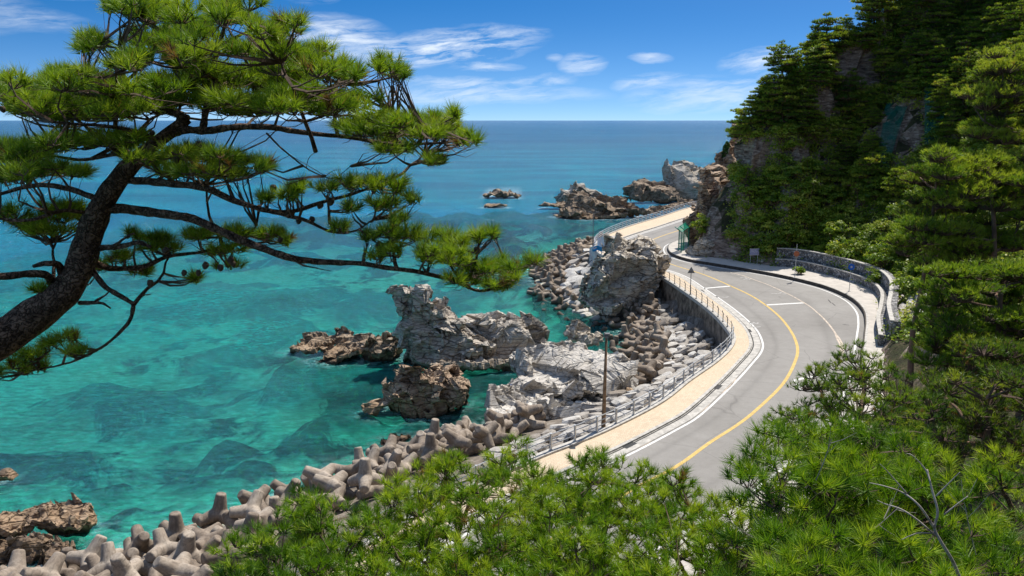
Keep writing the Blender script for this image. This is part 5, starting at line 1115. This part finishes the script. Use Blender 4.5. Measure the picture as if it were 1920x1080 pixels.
scatter(150, 'shrub', (1310, 290, 1800, 500), 504, 1.7)
scatter(50, 'shrub', (1430, 440, 1760, 560), 505, 1.2)
cnt = {}
for o, kind, X, Yp, s in sorted(TREES, key=lambda t: t[2]):
    (lx, ly), nm = nearest_lm(X, Yp); i = cnt.get((kind, nm), 0); cnt[(kind, nm)] = i+1
    what = ('small ' if s < (.6 if kind == 'pine' else .82) else 'tall ' if s > (.75 if kind == 'pine' else 1.0) else '')+('layered pine' if kind == 'pine' else 'leafy shrub')
    tag(o, f'{what}, {ordn(i)} from the left nearest {nm}', 'pine tree' if kind == 'pine' else 'shrub', 'pines on the cliff' if kind == 'pine' else 'shrubs on the cliff')
# prototypes themselves take the last places
for pr, (px, py) in zip(FP, [(1452, 205), (1540, 95), (1640, 60), (1392, 250), (1585, 210)]):
    g, _ = px_ground(px, py+14); pr.location = g if g else (50, 120, 30); pr['label'] = {0: 'wind-bent layered pine leaning out where the ridge meets the sky, halfway up', 1: 'flat-topped pine on the skyline above the small rock face', 2: 'tall open pine above the high rock face', 3: 'lowest skyline pine at the seaward tip of the ridge', 4: 'dark slim pine below the small rock face'}[FP.index(pr)]; pr['group'] = 'pines on the cliff'
for pr, (px, py), lb in zip(SH, [(1470, 445), (1440, 478), (1530, 420), (1505, 515), (1640, 545)], ['round green shrub above the gap between the information board and the gabion wall', 'small bright shrub growing beside the information board', 'big dark shrub on the leafy slope above the gabion wall', 'tuft of weeds growing out of the foot of the gabion wall', 'loose leafy shrub growing on the inner end of the gabion wall']):
    g, _ = px_ground(px, py); pr.location = g if g else (36, 100, 6); pr['label'] = lb; pr['group'] = 'shrubs on the cliff'
SH[3].location = (*P(1500, 515, ZR+.35)[:2], ZR+.35)
# creepers and undergrowth over the whole slope
r = np.random.default_rng(777); pos = []; nr_ = []
for _ in range(13000):
    px, py = r.uniform(1290, 1925), r.uniform(-20, 640); g, nn_ = px_ground(px, py)
    if g is None or g.y < 32 or g.y > 185: continue
    if any(((px-b[0])/b[2])**2+((py-b[1])/b[3])**2 < .8 for b in BARE): continue
    if toe_d(g.x, g.y) < .8: continue
    pos.append(g[:]); nr_.append(nn_[:])
pos = np.array(pos); nr_ = np.array(nr_); k = 12; rad = r.uniform(.25, .7, (len(pos), 1))
Pp = np.repeat(pos, k, 0)+r.normal(0, 1, (len(pos)*k, 3))*np.repeat(rad, k, 0)*[.8, .8, .45]+np.repeat(nr_, k, 0)*.25; tt = np.repeat(np.clip(.52+.28*fbm(pos, 7, 3, 8)+r.normal(0, .1, len(pos)), 0, .9), k)
V, Fq, t = leaves(Pp, np.repeat(nr_, k, 0)+[0, 0, .5], .17, r, tt); o = link('undergrowth', mesh_data('undergrowth', V, Fq, [M['leaf_shrub']], attr={'tint': ('FACE', t)})); o['kind'] = 'stuff'
# low weeds and fallen needles on the near slope under the foreground pines
pos = []
for _ in range(11000):
    x, y = r.uniform(-12, 28), r.uniform(2, 46); g, nn_ = ground_at(x, y)
    if g and toe_d(x, y) > .3: pos.append(g[:])
pos = np.array(pos); Pp = np.repeat(pos, 5, 0)+r.normal(0, .18, (len(pos)*5, 3))*[1, 1, .4]
V, Fq, t = leaves(Pp, np.tile([0, 0, 1.], (len(Pp), 1)), .07, r, .3+0*Pp[:, 0]); o = link('ground_cover', mesh_data('ground_cover', V, Fq, [M['leaf_shrub']], attr={'tint': ('FACE', t)})); o['kind'] = 'stuff'
# ================================================================ gabion walls, signs, poles and other furniture
def on_toe(px, py):
    q = P(px, py, ZR+.35)[:2]; L = resample(C_toe, .3); return int(np.argmin(np.hypot(*(L-q).T))), L
i0, LT = on_toe(1447, 503); i1, _ = on_toe(1640, 650)
def gabion(name, label, L, z0, z1, th, seed, cope=None):
    """curved stone-filled wall: front face with real bulging stones, top and back"""
    n = side_normals(L); k = len(L); rows = max(3, int((z1-z0)/.16)); V = []
    for j in range(rows+1):
        z = z0+(z1-z0)*j/rows; p = np.c_[L, np.full(k, z)]; b = fbm(p, .42, 2, seed)*.09*(0 if j == rows else 1); V.append(np.c_[L+n*b[:, None]-n*0, np.full(k, z)])
    V.append(np.c_[L+n*th, np.full(k, z1)]); V.append(np.c_[L+n*th, np.full(k, z0)]); m = len(V)
    Fq = [(j*k+i, j*k+i+1, (j+1)*k+i+1, (j+1)*k+i) for j in range(m-1) for i in range(k-1)]+[tuple(j*k for j in range(m)), tuple(j*k+k-1 for j in range(m))[::-1]]
    o = link(name, mesh_data(name, np.vstack(V), Fq, [M['gabion']])); tag(o, label, 'stone wall')
    ribbon('coping', L+n*.12, .34, z1+.07, .10, M['kerb'], o)
    # single stones proud of the face
    r = np.random.default_rng(seed)
    sm = [mesh_data('wall_stone', (lambda t: t[0]/np.abs(t[0]).max(0)*np.array([.5, .28, .38]))(chisel(700+s, 9, .7, 1, ICO2)), ICO2[1], [M['gabion']]) for s in range(4)]
    return o, sm
Lg = resample(LT[i0:i1], .35); Lg = Lg-side_normals(Lg)*.05
g1_, sm = gabion('gabion_wall', 'long curved two-step wall of grey stones behind the hillside footway', Lg, ZR+.2, ZR+1.3, .8, 3)
Lg2 = Lg+side_normals(Lg)*.75
n2 = side_normals(Lg2); k = len(Lg2); V = []; rows = 7
for j in range(rows+1):
    z = ZR+1.25+1.35*j/rows; p = np.c_[Lg2, np.full(k, z)]; b = fbm(p, .42, 2, 8)*.09*(j < rows); V.append(np.c_[Lg2+n2*b[:, None], np.full(k, z)])
V.append(np.c_[Lg2+n2*.8, np.full(k, ZR+2.6)]); V.append(np.c_[Lg2+n2*.8, np.full(k, ZR+1.25)]); m_ = len(V)
link('upper_tier', mesh_data('upper_tier', np.vstack(V), [(j*k+i, j*k+i+1, (j+1)*k+i+1, (j+1)*k+i) for j in range(m_-1) for i in range(k-1)]+[tuple(j*k for j in range(m_)), tuple(j*k+k-1 for j in range(m_))[::-1]], [M['gabion']]), g1_)
ribbon('coping', Lg2+n2*.12, .36, ZR+2.68, .10, M['kerb'], g1_)
# rough stone slope at the inner end of the bend
i2, _ = on_toe(1646, 566); Ls = LT[i2:i2+56:2]; ns = side_normals(Ls); r = np.random.default_rng(31)
sl = empty('stone_slope', (Ls[len(Ls)//2][0], Ls[len(Ls)//2][1], ZR+.4), 'steep bank of whitish stone blocks at the inner end of the curved wall', 'stone slope')
bm_ = [mesh_data('stone', (lambda t: t[0]/np.abs(t[0]).max(0)*np.array([.52, .42, .30]))(chisel(740+s, 10, .75, 1, ICO2)), ICO2[1], [M['stone']]) for s in range(6)]
for i in range(0, len(Ls)):
    for j in range(7):
        p = Ls[i]+ns[i]*(.9+j*.62+r.uniform(-.1, .1)); z = ZR+.5+j*.55+r.uniform(-.08, .1)
        link('stone', bm_[r.integers(6)], sl, np.array([*p, z])-np.array(sl.location), (r.uniform(-.3, .3), r.uniform(-.3, .3), math.atan2(ns[i][1], ns[i][0])+math.pi/2+r.uniform(-.2, .2)), r.uniform(.85, 1.3))
# vertical slabs along the end of the wall (low stone edging)
def sign_post(name, label, px, py, h, z=ZR+.12, r_=.035, mat='rail', cat='road sign'):
    q = P(px, py, z); t = empty(name, q, label, cat); m = MB(); m.tube([(0, 0, 0), (0, 0, h)], r_, 8); m.box((0, 0, .02), (.22, .22, .05)); m.build('post', M[mat], t); return t, q
# triangular sign seen from behind
t, q = sign_post('warning_sign', 'triangular road sign seen from the back on the seaside railing line', 1294, 552, 2.75, ZR+.2, .04, 'polegrey')
mb = MB(); R_ = .48; yaw = math.radians(12); pts = [(R_*math.sin(a), .03*s, 2.62+R_*math.cos(a)) for s in (0, 1) for a in (0, 2*math.pi/3, 4*math.pi/3)]
mb.add(pts, [(0, 1, 2), (3, 5, 4), (0, 3, 4, 1), (1, 4, 5, 2), (2, 5, 3, 0)]); mb.build('plate', M['signgrey'], t); mb = MB(); mb.box((0, -.03, 2.62), (.08, .05, .5)); mb.box((0, -.02, 2.48), (.55, .04, .06)); mb.build('bracket', M['polegrey'], t)
# faded orange sign
t, q = sign_post('roadside_sign', 'faded orange sign on a thin pole at the hillside kerb before the gabion wall', 1490, 521, 4.1, ZR+.36, .04)
mb = MB(); V, Fc = tube([(0, -.07, 2.95), (0, -.04, 2.95)], .34, 20); mb.add(V, Fc); mb.build('plate', M['redsign'], t); mb = MB(); mb.box((0, -.055, 2.5), (.42, .03, .22)); mb.build('lower_plate', M['signgrey'], t)
# blue sign
t, q = sign_post('roadside_sign', 'round bright blue sign on a thin pole on the hillside footway', 1592, 546, 3.0, ZR+.36, .035)
mb = MB(); V, Fc = tube([(0, -.07, 2.75), (0, -.04, 2.75)], .36, 22); mb.add(V, Fc); mb.build('plate', M['blue'], t); mb = MB(); V, Fc = tube([(0, -.078, 2.75), (0, -.072, 2.75)], .13, 14); mb.add(V, Fc); mb.build('emblem', M['board'], t)
# information board
q = P(1413, 495, ZR+.36); t = empty('information_board', q, 'pale violet information board on two legs at the foot of the cliff', 'board', rz=.1)
for x in (-.48, .48):
    m = MB(); m.tube([(x, 0, 0), (x, 0, 2.1)], .035, 8); m.box((x, 0, .02), (.2, .2, .05)); m.build('leg', M['rail'], t)
m = MB(); m.box((0, -.05, 1.62), (1.25, .06, .82)); m.build('panel', M['board'], t); m = MB(); m.box((0, -.05, 1.22), (1.32, .09, .06)); m.box((0, -.05, 2.04), (1.32, .09, .06)); m.build('frame', M['rail'], t)
r = np.random.default_rng(5)
for i in range(5):
    m = MB(); m.box((-.35+.17*i, -.083, 1.75-.08*(i % 3)), (.13, .006, .05)); m.build('print_line', M['white'], t)
# green fence posts with cranked tops and mesh between them
gp = [(1272, 470, 3.5), (1277, 474, 3.5), (1281, 470, 3.6), (1290, 466, 3.8), (1297, 460, 3.8)]
t = empty('rockfall_fence', P(1277, 474, ZR+.36), 'green steel fence of tall posts with outward cranked tops at the tip of the cliff', 'fence'); o_ = np.array(t.location); tops = []
for px, py, h in gp:
    b = P(px, py, ZR+.36)-o_; d = np.array([-.72, -.12, 0]); m = MB(); m.box(b+[0, 0, h*.43], (.12, .12, h*.86)); pts = [b+[0, 0, h*.84], b+d*.5+[0, 0, h*.93], b+d*.95+[0, 0, h]]; m.tube(pts, .06, 6)
    m.build('post', M['green'], t); tops.append((b, b+[0, 0, h*.84], b+d*.95+[0, 0, h]))
for i in (0, 1, 2, 3):
    A, B = tops[i], tops[i+1]; m = MB(); m.add([A[0]+[0, 0, .3], B[0]+[0, 0, .3], B[1], A[1], B[2], A[2]], [(0, 1, 2, 3), (3, 2, 4, 5)]); m.build('mesh_panel', M['greennet'], t)
    m = MB(); m.tube([A[2], B[2]], .035, 6); m.tube([A[1], B[1]], .035, 6); m.build('rail', M['green'], t)
# lamp posts
q = P(1131, 812, ZR-.2); h = 9.0
t = empty('lamp_post', q, 'tall rusty brown lamp post rising from the stone edge beside the promenade', 'lamp post')
m = MB(); m.tube([(0, 0, -.5), (.0, 0, .6), (.02, 0, 2.8), (.05, 0, 6.2)], [.15, .14, .11, .07], 12); m.build('pole', M['pole'], t, True); m = MB(); m.box((.05, 0, 6.25), (.22, .22, .14)); m.box((.09, 0, 6.42), (.30, .26, .10)); m.box((-.06, .02, 6.35), (.10, .1, .3)); m.build('lamp_head', M['polegrey'], t)
m = MB(); m.box((.0, 0, .05), (.4, .4, .2)); m.build('base_plate', M['pole'], t)
q = P(1111, 493, 3.2); t = empty('lamp_post', q, 'thin dark lamp post standing on the far stones before the broad skerry', 'lamp post')
m = MB(); m.tube([(0, 0, -.5), (0, 0, 7.4)], [.09, .05], 10); m.build('pole', M['polegrey'], t); m = MB(); m.tube([(-.5, 0, 7.55), (0, 0, 7.35), (.5, 0, 7.55)], .05, 6); m.box((-.55, 0, 7.58), (.4, .18, .08)); m.box((.55, 0, 7.58), (.4, .18, .08)); m.build('lamp_head', M['polegrey'], t)
# flapping sheets by the far railing
def sheet(label, px, py, Y, w_, h_, mat, seed):
    c = at(px, py, Y); nx_, nz_ = 10, 8; V = []; r = np.random.default_rng(seed)
    for j in range(nz_+1):
        for i in range(nx_+1):
            u, v = i/nx_-.5, j/nz_-.5; V.append(c+np.array([u*w_, .25*math.sin(u*7+v*4+seed)*w_*.4, v*h_+.1*math.sin(u*9+seed)]))
    Fq = np.array([(j*(nx_+1)+i, j*(nx_+1)+i+1, (j+1)*(nx_+1)+i+1, (j+1)*(nx_+1)+i) for j in range(nz_) for i in range(nx_)]); V = np.array(V)
    V = np.vstack([V, V+[0, .03, 0]]); m = (nx_+1)*(nz_+1); Fq = np.vstack([Fq, Fq[:, ::-1]+m]); o = link('plastic_sheet', mesh_data('plastic_sheet', V, Fq, [mat], True)); tag(o, label, 'sheet')
sheet('white plastic sheet hanging at the far railing behind the rock stack', 1128, 456, 100, 1.1, 1.5, M['white'], 1)
sheet('bright blue plastic sheet lying over the rocks left of the rock stack', 1121, 466, 99, 1.4, .6, M['bluecloth'], 2)
sheet('grey white sheet draped at the foot of the thin lamp post', 1112, 476, 99, .9, 1.7, M['white'], 3)
q = P(1284, 580, 2.9); V, Fc = chisel(55, 9, .6, 1, ICO2); o = link('plastic_scrap', mesh_data('plastic_scrap', V*np.array([.35, .25, .18]), Fc, [M['teal']]), loc=q); tag(o, 'teal plastic scrap on the riprap below the sea wall', 'litter')
q = P(958, 739, 1.2); o = link('plastic_scrap', mesh_data('plastic_scrap', V*np.array([.16, .16, .14]), Fc, [M['blue']]), loc=(q[0], q[1], 1.9)); tag(o, 'small blue scrap on the left flank of the slab rock', 'litter')
# green net hung over the high rock face
def net(label, pts):
    W = []; N_ = []
    for px, py in pts:
        g, nn_ = px_ground(px, py)
        if g is None: return
        W.append(np.array(g[:])+np.array(nn_[:])*.9)
    A, B, C, D = W; V = []
    for j in range(9):
        for i in range(7):
            u, v = i/6, j/8; p = (A*(1-u)+B*u)*(1-v)+(D*(1-u)+C*u)*v; V.append(p+np.array([0, -.35*math.sin(u*9+v*3), .2*math.sin(u*6)]))
    Fq = np.array([(j*7+i, j*7+i+1, (j+1)*7+i+1, (j+1)*7+i) for j in range(8) for i in range(6)]); o = link('rockfall_net', mesh_data('rockfall_net', V, Fq, [M['net']], True)); tag(o, label, 'net')
net('dark green rockfall net hanging over the rock face, its left panel', [(1665, 195), (1700, 200), (1668, 330), (1632, 335)])
net('blue green rockfall net strip right of the netted rock face', [(1740, 170), (1775, 180), (1770, 300), (1738, 300)])
# dark cypress-like bush overhanging the sea at the tip
g = at(1362, 302, 129.5); r = np.random.default_rng(12); parts = []; n = 900
z = r.uniform(0, 1, n); a = r.uniform(0, 6.28, n); w_ = np.sin(np.clip(z, .02, 1)*math.pi)**.7*.95; pos = g+np.c_[np.cos(a)*w_*r.uniform(.5, 1, n), np.sin(a)*w_*r.uniform(.5, 1, n), z*3.6-.6]
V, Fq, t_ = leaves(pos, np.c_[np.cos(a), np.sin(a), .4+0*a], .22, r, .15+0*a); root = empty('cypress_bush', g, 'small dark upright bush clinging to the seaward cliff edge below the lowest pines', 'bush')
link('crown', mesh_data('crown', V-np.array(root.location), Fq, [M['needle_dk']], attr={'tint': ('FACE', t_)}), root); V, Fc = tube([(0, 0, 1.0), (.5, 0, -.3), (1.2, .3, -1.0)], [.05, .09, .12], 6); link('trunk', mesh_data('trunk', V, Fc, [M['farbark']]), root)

r = np.random.default_rng(64)
for t_root, l in ((big, [(1530, 900), (1610, 1010), (1480, 1040), (1830, 1040)]),):
    for (px, py) in l:
        a = at(px, py, 4.9+r.uniform(-.2, .4)); segs = []
        d0 = np.array([r.uniform(-1, 1), r.uniform(-.2, .3), r.uniform(.3, .9)]); d0 /= np.linalg.norm(d0); b = a+d0*.38; segs.append((a, b, .005, .003, .05))
        for _ in range(4): u = r.uniform(.3, 1); e = a+(b-a)*u; segs.append((e, e+(d0+r.normal(0, .6, 3))*.14, .003, .0012, .05))
        V, Fq = tri_tubes(segs, 4); link('bare_branch', mesh_data('bare_branch', V-np.array(t_root.location), Fq, [M['deadwood']]), t_root)
Q, Fq, body, foam = SEA_Q
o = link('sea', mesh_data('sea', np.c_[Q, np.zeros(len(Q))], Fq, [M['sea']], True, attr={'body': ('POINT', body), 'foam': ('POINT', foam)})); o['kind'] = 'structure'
